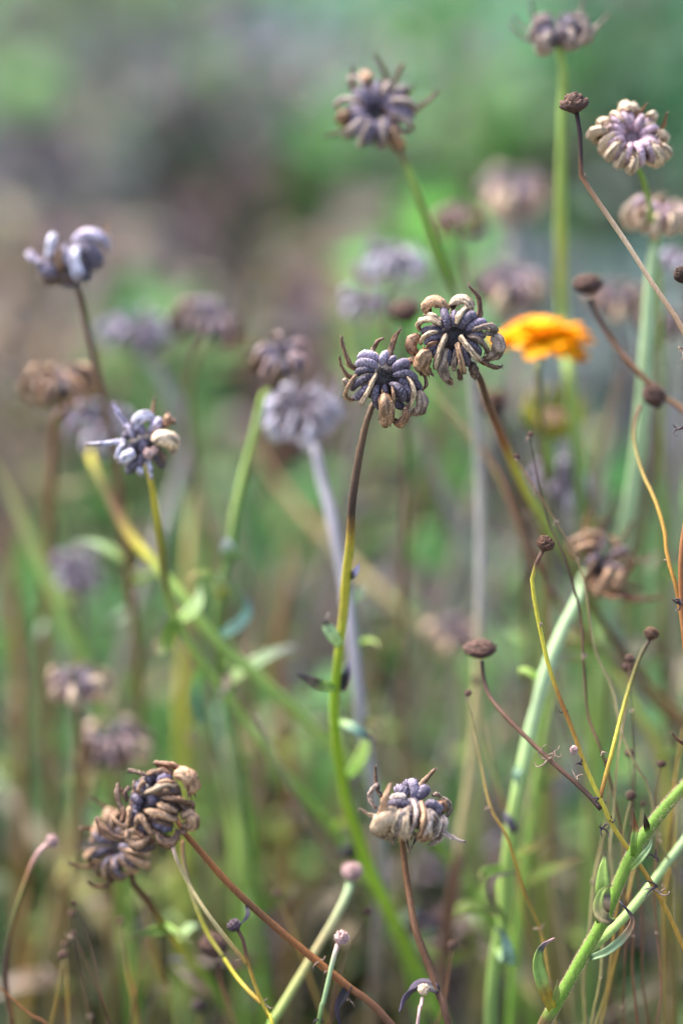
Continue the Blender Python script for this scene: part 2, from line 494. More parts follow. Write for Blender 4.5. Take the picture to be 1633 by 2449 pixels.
def curl_mesh(origin, size, rng, col, strands=5, r=0.0003):
    """a shrivelled thread leaf: a tuft of curling strands"""
    mb = MB()
    for s in range(strands):
        d = Vector((rng.uniform(-1, 1), rng.uniform(-1, 1), rng.uniform(-.8, .8))).normalized()
        p = origin.copy(); P = [p.copy()]
        ax = Vector((rng.uniform(-1, 1), rng.uniform(-1, 1), rng.uniform(-1, 1))).normalized()
        L = size * rng.uniform(.5, 1.0)
        w_ = rng.uniform(.35, .9)
        for i in range(7):
            p = p + d * L / 7; P.append(p.copy())
            d = Matrix.Rotation(w_ * (0.5 + 0.2 * i), 3, ax) @ d
        mb.tube(spline(P, 14), lambda t: r * (1.3 - t), lambda t, a: mix(col, K['grey'], 0.3 * t), 5)
    return mb.mesh('dried_leaf', M_BUD)

def hair_mesh(P, r0, r1, n, length, col, seed=0):
    """short downy hairs standing off a stem"""
    rng = random.Random(seed); mb = MB(); P = spline(P, 80); T = tangents(P)
    for i in range(n):
        t = rng.random(); j = min(79, int(t * 80)); p = P[j].lerp(P[j + 1], t * 80 - j)
        v = Vector((rng.gauss(0, 1), rng.gauss(0, 1), rng.gauss(0, 1))); v = (v - T[j] * v.dot(T[j])).normalized()
        r = r0 + (r1 - r0) * t
        L = length * rng.uniform(.4, 1.2); e = p + v * (r + L) + T[j] * rng.uniform(-.4, .4) * L
        s_ = T[j].cross(v) * 0.00005; b = p + v * r * .9
        k = len(mb.v); mb.v += [tuple(b - s_), tuple(b + s_), tuple(e), tuple(b + T[j] * 0.00008)]; mb.c += [col] * 4
        mb.f += [(k, k + 1, k + 2), (k + 1, k + 3, k + 2), (k + 3, k, k + 2)]
    return mb.mesh('hairs', M_BUD)

def plant(label, cat, name, root, group=None):
    o = link(name, None); o.location = root
    tag(o, label, cat, group)
    return o

def stalk(label, stem, colours, wid=20, head=None, hero=None, name='marigold_stalk', leaves=(), group=None, seed=1, cat='plant', buds=(), w_end=None, spread=0.5, curls=(), hairs=None, auto=0, hair_c='tan', taper=.65):
    """one marigold stalk rooted in the soil. stem: (px, py, blur) down the picture; wid its width in photo pixels"""
    rng = random.Random(seed * 13 + 5)
    pts = [at(*p) for p in stem]
    d0 = depth(stem[0][2])
    full = to_ground(pts, spread)
    root = Vector((full[-1].x, full[-1].y, 0))
    p = plant(label, cat, name, root, group)
    pre = []
    if head or hero:
        if head: b, n = seed_head(p, root, head)
        else: b, n = hero_head(p, root, **hero)
        pre = [b + n * 0.001, b - n * 0.004]
    path = [q - root for q in pre + full]
    r0 = wid * 0.5 * PXM * d0
    nv = len(pts) + len(pre)
    Lv = sum((b - a).length for a, b in zip(path[:nv], path[1:nv])); Lt = sum((b - a).length for a, b in zip(path, path[1:]))
    f = Lv / Lt
    stops = [(t * f, K[c]) for t, c in colours]
    r1 = (w_end or wid * 1.3) * 0.5 * PXM * d0
    link('stem', stem_mesh('stem', path, r0, r1, stops, seed=seed, taper=taper, lump=.2), p)
    if hairs:
        h_ = link('down', hair_mesh(path[:nv], r0, r0 + (r1 - r0) * f, hairs, 0.0006, K[hair_c], seed), p); tag(h_, kind='stuff')
    for lf in leaves:
        P = [at(*q) - root for q in lf['p']]
        ww = lf['w'] * PXM * depth(lf['p'][0][2])
        prof = lf.get('prof', lambda t: (0.35 + 0.65 * math.sin(math.pi * min(1, 0.15 + 0.8 * t))) * (1 - t ** 4))
        link('leaf', leaf_mesh(P, lambda t: ww * prof(t), [(t, K[c]) for t, c in lf['c']], fold=lf.get('fold', 0.3), curl=lf.get('curl', 0), seed=seed + len(p.children)), p)
    vis = spline(path[:nv], 60)
    for i in range(auto):
        j = int(60 * rng.uniform(.3, .98)); q = vis[j]
        a = rng.random() * 6.283; L = rng.uniform(.010, .028)
        o_ = Vector((math.cos(a), math.sin(a), rng.uniform(.1, .9))).normalized(); c_ = Vector((rng.uniform(-1, 1), rng.uniform(-1, 1), rng.uniform(-1.2, .4)))
        wv = L * rng.uniform(.06, .13)
        cs = rng.choice([('green', 'green_l', 'brown'), ('green_l', 'green_p', 'slate'), ('brown_d', 'purple', 'slate'), ('olive', 'green_l', 'tan'), ('green', 'olive', 'brown_d'), ('brown', 'grey', 'grey_p')])
        link('leaf', leaf_mesh([q, q + o_ * L * .45, q + o_ * L * .8 + c_ * L * .2, q + o_ * L * .9 + c_ * L * .5], lambda t: wv * (.4 + .6 * math.sin(math.pi * min(1, .15 + .8 * t))) * (1 - t ** 4),
             [(0, K[cs[0]]), (.5, K[cs[1]]), (1, K[cs[2]])], fold=.4, curl=rng.uniform(-1, 1), n=8, nrm=Vector((rng.uniform(-.5, .5), -.6, .7)), seed=i), p)
    for bx in buds:
        bud(p, root, *bx)
    for (cx, cy, cb, size) in curls:
        link('dried_leaf', curl_mesh(at(cx, cy, cb) - root, size * PXM * depth(cb), rng, K['grey'], rng.randint(2, 4)), p)
    return p

def bud(p, root, px, py, b, rpx, face, colr, hr=0.8, seed=0, knob=0.0):
    d = depth(b); r = rpx * .92 * PXM * d
    colr = {'brown': 'bud', 'tan_d': 'brown'}.get(colr, colr)
    _, n = face_matrix(face)
    o = link('bud', bud_mesh('bud', r, r * hr * 2.3, K[colr], seed=seed, knob=knob), p)
    o.matrix_local = Matrix.Translation(at(px, py, b) - root) @ axis_rot(n)
    return o

def mayweed(label, branches, buds, curls=(), seed=1, name='mayweed_stalk', group=None, sub=()):
    """a thin forked stalk. branches: list of (points, width px, colours); the first one is the main stem and reaches the soil"""
    rng = random.Random(seed)
    main = [at(*q) for q in branches[0][0]]
    full = to_ground(main, branches[0][3] if len(branches[0]) > 3 else 0.5)
    root = Vector((full[-1].x, full[-1].y, 0))
    p = plant(label, 'plant', name, root, group)
    for i, br in enumerate(branches):
        pts = full if i == 0 else [at(*q) for q in br[0]]
        d = depth(br[0][0][2]); r = br[1] * 0.5 * PXM * d
        nv = len(br[0])
        path = [q - root for q in pts]
        Lv = sum((b - a).length for a, b in zip(path[:nv], path[1:nv])); Lt = sum((b - a).length for a, b in zip(path, path[1:]))
        stops = [(t * Lv / Lt, K[c]) for t, c in br[2]]
        link('stem', stem_mesh('stem', path, r, r * (1.5 if i == 0 else 1.2), stops, seg=8, seed=seed + i, n=90 if i == 0 else 50), p)
    for bx in buds: bud(p, root, *bx)
    for (cx, cy, cb, size) in curls:
        link('dried_leaf', curl_mesh(at(cx, cy, cb) - root, size * PXM * depth(cb), rng, K['purple_d'] if rng.random() < .5 else K['grey'], rng.randint(2, 4)), p)
    return p


# ------------------------------------------------------------------ the setting: soil, grass, plants behind
def ground_material():
    m = bpy.data.materials.new('garden_soil'); m.use_nodes = True
    n, l = m.node_tree.nodes, m.node_tree.links; bs = n['Principled BSDF']
    tc = n.new('ShaderNodeTexCoord')
    big = n.new('ShaderNodeTexNoise'); big.inputs['Scale'].default_value = 1.6; big.inputs['Detail'].default_value = 5
    fine = n.new('ShaderNodeTexNoise'); fine.inputs['Scale'].default_value = 60; fine.inputs['Detail'].default_value = 6
    l.new(tc.outputs['Object'], big.inputs['Vector']); l.new(tc.outputs['Object'], fine.inputs['Vector'])
    cr = n.new('ShaderNodeValToRGB'); e = cr.color_ramp.elements
    e[0].position, e[0].color = 0.38, (*lin((102, 100, 98)), 1)
    e[1].position, e[1].color = 0.62, (*lin((104, 112, 80)), 1)
    x = e.new(0.5); x.color = (*lin((106, 106, 96)), 1)
    l.new(big.outputs['Fac'], cr.inputs['Fac'])
    mx = n.new('ShaderNodeMix'); mx.data_type = 'RGBA'; mx.blend_type = 'MULTIPLY'; mx.inputs[0].default_value = 0.5
    l.new(cr.outputs[0], mx.inputs[6]); l.new(fine.outputs['Fac'], mx.inputs[7]); l.new(mx.outputs[2], bs.inputs['Base Color'])
    bs.inputs['Roughness'].default_value = 0.95
    bp = n.new('ShaderNodeBump'); bp.inputs['Distance'].default_value = 0.02; l.new(fine.outputs['Fac'], bp.inputs['Height']); l.new(bp.outputs[0], bs.inputs['Normal'])
    return m

def build_ground():
    bm = bmesh.new()
    bmesh.ops.create_grid(bm, x_segments=60, y_segments=60, size=1)
    for v in bm.verts:
        v.co.x = math.copysign(abs(v.co.x) ** 2.2, v.co.x) * 150
        v.co.y = math.copysign(abs(v.co.y) ** 2.2, v.co.y) * 150
        r = v.co.xy.length
        v.co.z = 0.02 * noise.noise(v.co * 1.3) * min(1, r) - 0.012
    me = bpy.data.meshes.new('ground'); bm.to_mesh(me); bm.free()
    me.materials.append(ground_material())
    o = link('ground', me); tag(o, kind='structure')
build_ground()

def grass():
    rng = random.Random(4); mb = MB()
    for i in range(16000):
        y = 0.9 + 11 * rng.random() ** 1.7
        x = rng.uniform(-0.3, 0.3) * (y + 1.4)
        dens = noise.noise(Vector((x * 1.1, y * 0.9, 3.0)))
        if dens < -0.05: continue
        h = rng.uniform(0.04, 0.13) * (1 + y * 0.06); a = rng.random() * 6.28
        b = Vector((x, y, -0.012)); s = Vector((math.cos(a), math.sin(a), 0)) * 0.0025 * (1 + y * 0.25)
        k = Vector((rng.uniform(-1, 1), rng.uniform(-1, 1), 0)) * h * 0.4
        c = mix(lin((90, 122, 74)), lin((132, 124, 98)), rng.random())
        q = len(mb.v)
        m_ = b + Vector((0, 0, h * .6)) + k * .4
        mb.v += [tuple(b - s), tuple(b + s), tuple(m_ + s * .8), tuple(m_ - s * .8), tuple(b + Vector((0, 0, h)) + k)]
        mb.c += [c] * 5
        mb.f += [(q, q + 1, q + 2, q + 3), (q + 3, q + 2, q + 4)]
    o = link('grass', mb.mesh('grass', M_FOLI)); tag(o, 'short mixed grass covering the soil behind the seed heads', 'grass', kind='stuff')
grass()

def shrub(label, px, py, d, rad, cols, n=260, leaf=0.05, seed=1, name='leafy_plant', flat=0.8, dry=False, up=0.3, group=None, narrow=0.3):
    """a leafy plant on the soil; rad in metres, crown centred on the line through the photo pixel at distance d"""
    rng = random.Random(seed * 7 + 1)
    c = at_d(px, py, d)
    c.z = max(c.z, 0.05)
    root = Vector((c.x, c.y, -0.01))
    p = plant(label, 'plant', name, root, group)
    mb = MB()
    cz = c.z
    hgt = max(rad * flat, cz * 0.55)
    for i in range(n):
        u = Vector((rng.gauss(0, 1), rng.gauss(0, 1), rng.gauss(0, 1))).normalized() * (rng.random() ** 0.45)
        lump = 1 + 0.35 * noise.noise(u * 2.1 + Vector((seed, 0, 0)))
        q = Vector((u.x * rad * lump, u.y * rad * lump, cz + u.z * hgt * lump))
        if q.z < 0.02: q.z = 0.02 + rng.random() * 0.05
        t = Vector((u.x, u.y, u.z * 0.5 + up + rng.uniform(-.3, .3))) + Vector((rng.uniform(-.5, .5), rng.uniform(-.5, .5), rng.uniform(-.4, .4)))
        t.normalize()
        nn = Vector((rng.uniform(-.6, .6), rng.uniform(-.6, .6), 1)); s = t.cross(nn).normalized(); nn = s.cross(t).normalized()
        L = leaf * rng.uniform(.6, 1.3); W = L * narrow * rng.uniform(.8, 1.2)
        col = lin(rng.choice(cols)); col = tuple(v * rng.uniform(.75, 1.2) for v in col)
        a, m1, e = q, q + t * L * .5, q + t * L - nn * L * .15
        k = len(mb.v)
        mb.v += [tuple(a), tuple(m1 + s * W + nn * W * .3), tuple(e), tuple(m1 - s * W + nn * W * .3), tuple(m1)]
        mb.c += [col] * 5
        mb.f += [(k, k + 1, k + 4), (k + 1, k + 2, k + 4), (k + 2, k + 3, k + 4), (k + 3, k, k + 4)]
    f = link('foliage', mb.mesh('foliage', M_DRY if dry else M_FOLI), p)
    f.location = (0, 0, 0.01); tag(f, kind='stuff')
    sb = MB()
    for i in range(5):
        a = rng.random() * 6.28; e = Vector((math.cos(a) * rad * .5, math.sin(a) * rad * .5, cz + hgt * rng.uniform(.0, .6)))
        sb.tube(spline([Vector((0, 0, 0)), e * .5 + Vector((0, 0, cz * .15)), e], 8), lambda t: (0.004 + 0.004 * rad) * (1.2 - t), lambda t, a: K['olive'] if not dry else K['brown'], 6)
    link('branches', sb.mesh('branches', M_STEM), p)
    return p

# crown coordinates are relative to the root, so shift foliage built round x = y = 0
G_B = [(92, 142, 76), (80, 128, 74), (104, 150, 84)]
G_T = [(98, 144, 124), (112, 156, 140), (90, 132, 114)]
G_Y = [(140, 154, 82), (126, 142, 76), (112, 136, 78)]
G_D = [(56, 84, 58), (66, 98, 64), (48, 72, 50)]
D_B = [(140, 126, 114), (124, 112, 102), (150, 136, 122)]
D_L = [(146, 132, 136), (132, 120, 126), (122, 112, 116)]
D_G = [(104, 114, 106), (96, 102, 100), (114, 122, 112)]
D_T = [(146, 122, 96), (130, 108, 86)]
BGP = [
 # label, px, py, d, rad, cols, extra
 ('dark green shrub beside the brown tree trunk', 610, 20, 6.0, 0.5, G_D, dict(n=500, leaf=.12)),
 ('bright green bush in front of the dark shrub', 760, 200, 4.2, 0.36, G_B, dict(n=420, leaf=.09)),
 ('blue green bush behind the tallest facing seed head', 960, 250, 3.6, 0.30, G_T, dict(n=380, leaf=.07)),
 ('blue green bush behind the branching bud at the top', 1280, 330, 3.4, 0.26, G_T, dict(n=360, leaf=.07)),
 ('deep green bush behind the cream pink seed head', 1580, 330, 3.2, 0.24, [(70, 120, 84), (84, 140, 100)], dict(n=360, leaf=.07)),
 ('grey dry bush far behind the open topped seed head', 1500, 40, 4.4, 0.40, [(98, 96, 100), (84, 84, 90)], dict(n=420, leaf=.08, dry=True)),
 ('mid green bush at the far edge of the bed', 130, 120, 3.4, 0.26, G_B, dict(n=420, leaf=.08)),
 ('pale blue green bush at the far end of the bed', 320, 20, 7.0, 0.42, [(122, 142, 142), (112, 132, 134)], dict(n=380, leaf=.09)),
 ('dark upright dead bush between two green bushes', 420, 120, 4.0, 0.17, [(96, 94, 98), (110, 104, 106)], dict(n=300, leaf=.07, dry=True)),
 ('wide grey brown dead perennial behind the left seed head', 250, 440, 2.6, 0.24, D_G, dict(n=520, leaf=.06, dry=True)),
 ('small yellow green sprout among grey dead stems', 290, 290, 2.4, 0.07, G_Y, dict(n=120, leaf=.05)),
 ('slate dead clump below the blue green bush', 620, 430, 2.7, 0.14, [(104, 108, 116), (116, 112, 122)], dict(n=260, leaf=.05, dry=True)),
 ('yellow green leafy plant below the bright bush', 500, 400, 2.9, 0.10, G_Y, dict(n=200, leaf=.05)),
 ('fresh green plant beside the left lavender seed head', 30, 620, 2.2, 0.13, G_B, dict(n=260, leaf=.05)),
 ('mauve grey dead clump left of centre', 520, 560, 2.1, 0.14, D_L, dict(n=320, leaf=.05, dry=True)),
 ('green plant low behind the purple brown heads', 680, 680, 2.0, 0.10, G_B, dict(n=220, leaf=.045)),
 ('light grey dead clump behind the tall leaning stem', 900, 520, 2.3, 0.14, [(150, 148, 152), (140, 136, 138)], dict(n=320, leaf=.05, dry=True)),
 ('green plant behind the leaning green stem', 1100, 560, 1.9, 0.09, G_B, dict(n=220, leaf=.045)),
 ('dark green plant behind the pale right stem', 1440, 560, 2.0, 0.10, G_D, dict(n=220, leaf=.045)),
 ('green plant under the paired seed heads', 1040, 1010, 1.5, 0.045, [(110, 184, 80), (126, 190, 96)], dict(n=140, leaf=.03)),
 ('brown dead clump in the middle distance', 620, 1200, 1.6, 0.10, D_T, dict(n=300, leaf=.04, dry=True)),
 ('mauve dead clump behind the grey stem', 900, 1150, 1.6, 0.09, D_L, dict(n=260, leaf=.04, dry=True)),
 ('grey dead clump behind the yellow stem', 160, 1050, 1.6, 0.09, D_B, dict(n=260, leaf=.04, dry=True)),
 ('green plant behind the small white seed head', 340, 1200, 1.5, 0.05, G_B, dict(n=160, leaf=.035)),
 ('grey green low plant behind the orange flower', 1420, 1000, 1.7, 0.09, [(130, 146, 136), (120, 130, 130)], dict(n=240, leaf=.04)),
 ('green plant left of the leaning green stem', 620, 1560, 1.4, 0.06, G_B, dict(n=200, leaf=.035)),
 ('green plant behind the lower lavender heads', 90, 1700, 1.35, 0.06, G_B, dict(n=200, leaf=.035)),
 ('dark gap filling dead leaves behind the green stem', 950, 1750, 1.35, 0.06, D_L, dict(n=200, leaf=.035, dry=True)),
 ('green low leaves behind the lowest seed head', 1150, 1800, 1.3, 0.06, G_B, dict(n=200, leaf=.035)),
 ('green tall leaves behind the forked thin stalk', 1560, 1650, 1.3, 0.06, G_B, dict(n=200, leaf=.035)),
 ('bright green leaves at the lower left', 120, 2180, 1.2, 0.07, G_B, dict(n=260, leaf=.04)),
 ('deep green leaves at the lowest left', 60, 2400, 1.15, 0.06, G_D, dict(n=220, leaf=.04)),
 ('green leaves behind the brown seed heads', 560, 2080, 1.2, 0.07, G_B, dict(n=260, leaf=.04)),
 ('yellow green leaves behind the thin brown stem', 640, 2250, 1.15, 0.05, G_Y, dict(n=180, leaf=.035)),
 ('deep green leaves under the brown arching stem', 880, 2420, 1.15, 0.07, G_D, dict(n=240, leaf=.04)),
 ('green leaves behind the thick green stem', 1380, 2130, 1.2, 0.07, G_B, dict(n=260, leaf=.04)),
 ('grey dead leaves behind the curled leaf', 1240, 2330, 1.15, 0.06, D_L, dict(n=240, leaf=.035, dry=True)),
 ('pale green leaves at the lower right', 1560, 2380, 1.15, 0.06, G_B, dict(n=240, leaf=.04)),
]
for i, (lb, px, py, d, rad, cols, ex) in enumerate(BGP):
    shrub(lb, px, py, d, rad, cols, seed=i + 1, **ex)

DEAD = [('dark taupe dead stalks above the left lavender seed head', 180, 420, 2.4, .10, D_G), ('dark taupe dead stalks right of the left lavender seed head', 400, 560, 2.0, .10, D_G),
 ('umber dead stalks behind the orange tan seed head', 90, 800, 1.9, .10, [(120, 118, 116), (108, 108, 110)]), ('charcoal dead leaves low behind the bleached white head', 560, 1000, 1.7, .1, [(96, 88, 84), (110, 98, 86)]),
 ('grey brown dead stalks behind the white lavender seed head', 820, 800, 2.2, .13, D_B), ('taupe dead leaves behind the grey lavender stem', 700, 1330, 1.9, .12, D_B),
 ('tan dead leaves left of the yellow topped stem', 640, 1080, 2.0, .11, D_T), ('mauve dead leaves behind the faint brown stem', 40, 980, 2.1, .13, D_L),
 ('grey dead leaves around the faint mauve seed head', 380, 680, 2.3, .15, D_G), ('ash dead leaves behind the broad pink lavender head', 1200, 600, 2.1, .12, D_L),
 ('ash dead leaves behind the thick pale green stem', 1480, 1150, 1.9, .12, D_L), ('dun dead leaves behind the straw stem', 1000, 1400, 1.8, .11, D_B),
 ('dun dead leaves around the low mauve seed head', 250, 1500, 1.8, .12, D_B), ('mauve dead leaves beside the nodding tan head', 1200, 1450, 1.7, .1, D_L),
 ('dull brown dead leaves under the cream button head', 330, 1900, 1.5, .08, D_B), ('slate dead leaves beside the lowest seed head', 1100, 2050, 1.4, .08, [(104, 98, 108), (92, 86, 96)]),
 ('slate dead leaves low between the brown stems', 930, 2230, 1.3, .07, [(100, 94, 102), (88, 84, 90)]), ('grey dead leaves behind the wiry forked stalk', 1480, 1850, 1.5, .08, D_L)]
for i, (lb, px, py, d, rad, cols) in enumerate(DEAD):
    shrub(lb, px, py, d, rad, cols, seed=60 + i, n=320, leaf=.05, dry=True, name='withered_plant')

def thicket():
    """the tangle of thin withered stems nobody could count, beyond the stalks in the foreground"""
    rng = random.Random(31); mb = MB()
    cols = [lin(c) for c in ((110, 100, 96), (124, 112, 100), (96, 90, 98), (104, 110, 84), (120, 132, 88), (142, 124, 98), (88, 80, 78), (164, 148, 112), (150, 136, 120))]
    for i in range(760):
        near = i >= 420
        d = 1.02 + 1.3 * rng.random() ** 1.4 if not near else rng.uniform(.9, 1.3)
        px = rng.uniform(-350, 1950); b = at_d(px, 1224, d)
        b = Vector((b.x, b.y, -.01)); h = rng.uniform(.12, .42)
        lean = Vector((rng.gauss(0, .75 if near else .32), rng.gauss(0, .25), 1)) * h
        m_ = b + lean * .5 + Vector((rng.uniform(-.03, .03), rng.uniform(-.03, .03), 0))
        c = rng.choice(cols); r = rng.uniform(.0007, .0017) if not near else rng.uniform(.0004, .0009); e = b + lean
        mb.tube(spline([b, m_, e], 7), lambda t: r * (1.3 - .6 * t), lambda t, a: c, 5)
        for k in range(rng.randint(1, 4)):
            q = b.lerp(e, rng.uniform(.3, 1)); v = Vector((rng.gauss(0, 1), rng.gauss(0, 1), rng.uniform(-.4, .9))).normalized() * rng.uniform(.012, .04)
            sd_ = v.cross(Vector((rng.random(), rng.random(), 1))).normalized() * v.length * .12
            mb.quad(q, q + v * .5 + sd_, q + v, q + v * .5 - sd_, mix(c, rng.choice(cols), .6))
        if d > 1.45 and rng.random() < .5:
            mb.tube([e - lean.normalized() * .004, e, e + lean.normalized() * .005, e + lean.normalized() * .008], lambda t: .003 + .007 * math.sin(math.pi * min(1, t + .1)), lambda t, a: mix(c, lin((130, 116, 122)), .6), 7)
    o = link('withered_thicket', mb.mesh('withered_thicket', M_DRY)); tag(o, 'tangle of thin withered stems filling the bed behind the seed heads', 'stems', kind='stuff')
thicket()

def trunk():
    a = at_d(735, 120, 6.6); root = Vector((a.x, a.y, -0.02))
    p = plant('slim brown tree trunk standing among dark green shrubs', 'tree', 'young_tree', root)
    mb = MB()
    mb.tube(spline([Vector((0, 0, 0)), Vector((.02, 0, .8)), Vector((-.02, .03, 1.7)), Vector((.04, 0, 2.6))], 24), lambda t: 0.07 * (1.15 - .7 * t), lambda t, a: K['brown'], 12, .12, 3)
    link('trunk', mb.mesh('trunk', M_BARK), p)
    rng = random.Random(8); cb = MB()
    for i in range(1400):
        u = Vector((rng.gauss(0, 1), rng.gauss(0, 1), rng.gauss(0, 1))).normalized() * (rng.random() ** .4)
        u *= 1 + .4 * noise.noise(u * 2.5)
        q = Vector((u.x * .8, u.y * .8, 2.5 + u.z * .8)); t = Vector((u.x, u.y, rng.uniform(-.6, .4))).normalized()
        s = t.cross(Vector((rng.uniform(-.5, .5), rng.uniform(-.5, .5), 1))).normalized(); L = rng.uniform(.05, .1)
        cb.quad(q, q + t * L * .5 + s * L * .3, q + t * L, q + t * L * .5 - s * L * .3, mix(lin(G_D[0]), lin(G_B[0]), rng.random()))
    c = link('crown', cb.mesh('crown', M_FOLI), p); tag(c, kind='stuff')
trunk()

# ------------------------------------------------------------------ the paired seed heads in focus
ZA = (750, 650, 3.136)
SPEC_A = [
 ('grub','p',1.5,[(450,750,2),(400,738,3.6),(345,748,2.6),(322,775,0)]),
 ('grub','p',1.55,[(450,790,2),(385,805,3.4),(315,845,2.4),(290,885,0)]),
 ('grub','p',1.6,[(440,850,2),(385,890,3),(340,930,1.6),(300,945,-1)]),
 ('grub','p',1.7,[(478,860,2),(462,915,3.4),(470,975,2),(492,1020,-1)]),
 ('grub','p',1.3,[(530,850,1.6),(532,900,2.6),(545,950,1)]),
 ('grub','p',1.9,[(575,845,2),(625,872,4),(660,920,3.4),(650,965,0.5)]),
 ('grub','p',1.5,[(650,850,1.5),(700,885,2.6),(725,930,1),(700,970,-2)]),
 ('grub','p',1.7,[(600,780,2),(670,765,3.6),(735,785,2),(760,820,-1)]),
 ('grub','s',1.8,[(595,735,2),(640,700,3.8),(685,690,2.6),(700,730,0)]),
 ('grub','p',1.4,[(560,700,1),(585,665,2.4),(605,650,.5)]),
 ('grub','P',1.6,[(510,700,1),(525,640,2.4),(550,610,0)]),
 ('grub','P',1.7,[(470,720,2),(420,690,3.6),(360,685,3),(325,705,1)]),
 ('grub','P',1.6,[(490,670,1),(440,630,2),(380,620,1.4),(335,650,0)]),
 ('grub','p',1.5,[(735,800,1),(775,850,.6),(790,900,-2)]),
 ('grub','p',1.4,[(640,820,1.6),(690,830,2.6),(740,850,1.6)]),
 ('grub','p',1.6,[(600,960,-1),(640,1000,-1),(680,1010,-2)]),
 ('claw','T',1.05,[(470,768,4.2),(440,830,5.4),(402,915,4.6),(352,1005,2)]),
 ('claw','t',0.95,[(322,775,3.4),(268,850,4),(236,925,2.6),(275,955,.5),(345,940,-1)]),
 ('claw','t',0.8,[(583,868,5.2),(596,930,5.6),(600,1005,4)]),
 ('claw','T',1.0,[(695,790,4.4),(735,848,5),(748,925,4),(722,1005,1.5),(690,1000,0)]),
 ('claw','t',0.55,[(510,885,4.4),(518,950,4.6),(520,990,3.4)]),
 ('claw','b',0.8,[(765,730,-1),(830,780,-1),(840,850,-2),(795,895,-3)]),
 ('boat','t',2.9,[(528,920,3.6),(536,985,5.4),(545,1055,3.6),(545,1120,-1),(530,1090,-4)]),
 ('boat','g',2.4,[(770,900,1.5),(808,960,1.6),(790,1030,0),(730,1050,-3)]),
 ('boat','d',1.7,[(690,1010,2),(686,1085,1.6),(640,1135,-1),(600,1100,-3)]),
 ('boat','g',1.2,[(235,800,-1),(245,830,0),(290,850,-1)]),
 ('claw','T',1.0,[(420,605,-1),(460,625,.6),(490,650,1)]),
 ('horn','t',1.15,[(330,730,-1),(275,690,-.4),(232,590,1.5),(208,488,3)]),
 ('horn','t',0.95,[(310,800,-1),(250,770,.4),(208,705,1.6),(195,636,3)]),
 ('horn','d',1.1,[(440,620,-3),(455,560,-3),(490,510,-2),(525,500,-1)]),
 ('horn','d',1.25,[(565,650,-3),(585,570,-3),(618,480,-2),(655,430,-1)]),
 ('boat','t',1.3,[(690,690,-2),(740,660,-1),(795,655,-1)]),
 ('claw','d',.8,[(715,660,0),(760,690,.6),(790,740,-.5)]),
]
stalk('dry seed head with upright horned tips and orange fleck, left of the touching pair',
      [(884, 985, 1), (872, 1030, 2), (855, 1110, 3), (842, 1200, 4), (838, 1290, 6), (828, 1380, 9), (820, 1480, 12), (808, 1580, 14), (800, 1680, 17), (805, 1780, 20), (825, 1900, 24), (868, 2040, 28), (930, 2180, 30), (1000, 2320, 34), (1060, 2449, 36)],
      [(0, 'brownstem'), (.05, 'brownstem'), (.2, 'brown_d'), (.212, 'ochre'), (.24, 'yellow'), (.33, 'yellow'), (.42, 'green_v'), (.5, 'green_v'), (.8, 'green_v'), (1, 'green')], wid=18, w_end=48,
      hero=dict(c_px=(916, 903), b=0, crop=ZA, face=(.05, .3, 1), discc=(522, 795, 0.4), disc_r=3.6, spec=SPEC_A, seed=1),
      leaves=[dict(p=[(838, 1382, 9), (850, 1368, 8), (860, 1345, 8)], w=9, c=[(0, 'green'), (.3, 'purple_d'), (.6, 'lav'), (1, 'slate')]),
              dict(p=[(814, 1545, 12), (795, 1520, 12), (780, 1490, 12), (785, 1465, 12)], w=16, c=[(0, 'green_l'), (.6, 'green_p'), (.72, 'brown_d'), (1, 'grey_p')]),
              dict(p=[(800, 1645, 14), (765, 1640, 12), (735, 1625, 12), (705, 1612, 12)], w=14, c=[(0, 'green'), (.35, 'green_l'), (.55, 'brown_d'), (1, 'purple_d')]),
              dict(p=[(815, 1650, 16), (830, 1610, 15), (838, 1575, 15)], w=11, c=[(0, 'purple'), (.5, 'purple_d'), (1, 'lav')]),
              dict(p=[(805, 1730, 20), (840, 1740, 18), (880, 1765, 18), (900, 1780, 18)], w=13, c=[(0, 'green'), (.3, 'green_p'), (.6, 'bluegreen'), (.8, 'purple'), (1, 'slate')]),
              dict(p=[(830, 1860, 24), (865, 1810, 26), (880, 1740, 28)], w=16, c=[(0, 'green'), (1, 'green_l')])],
      seed=2, hairs=1500)

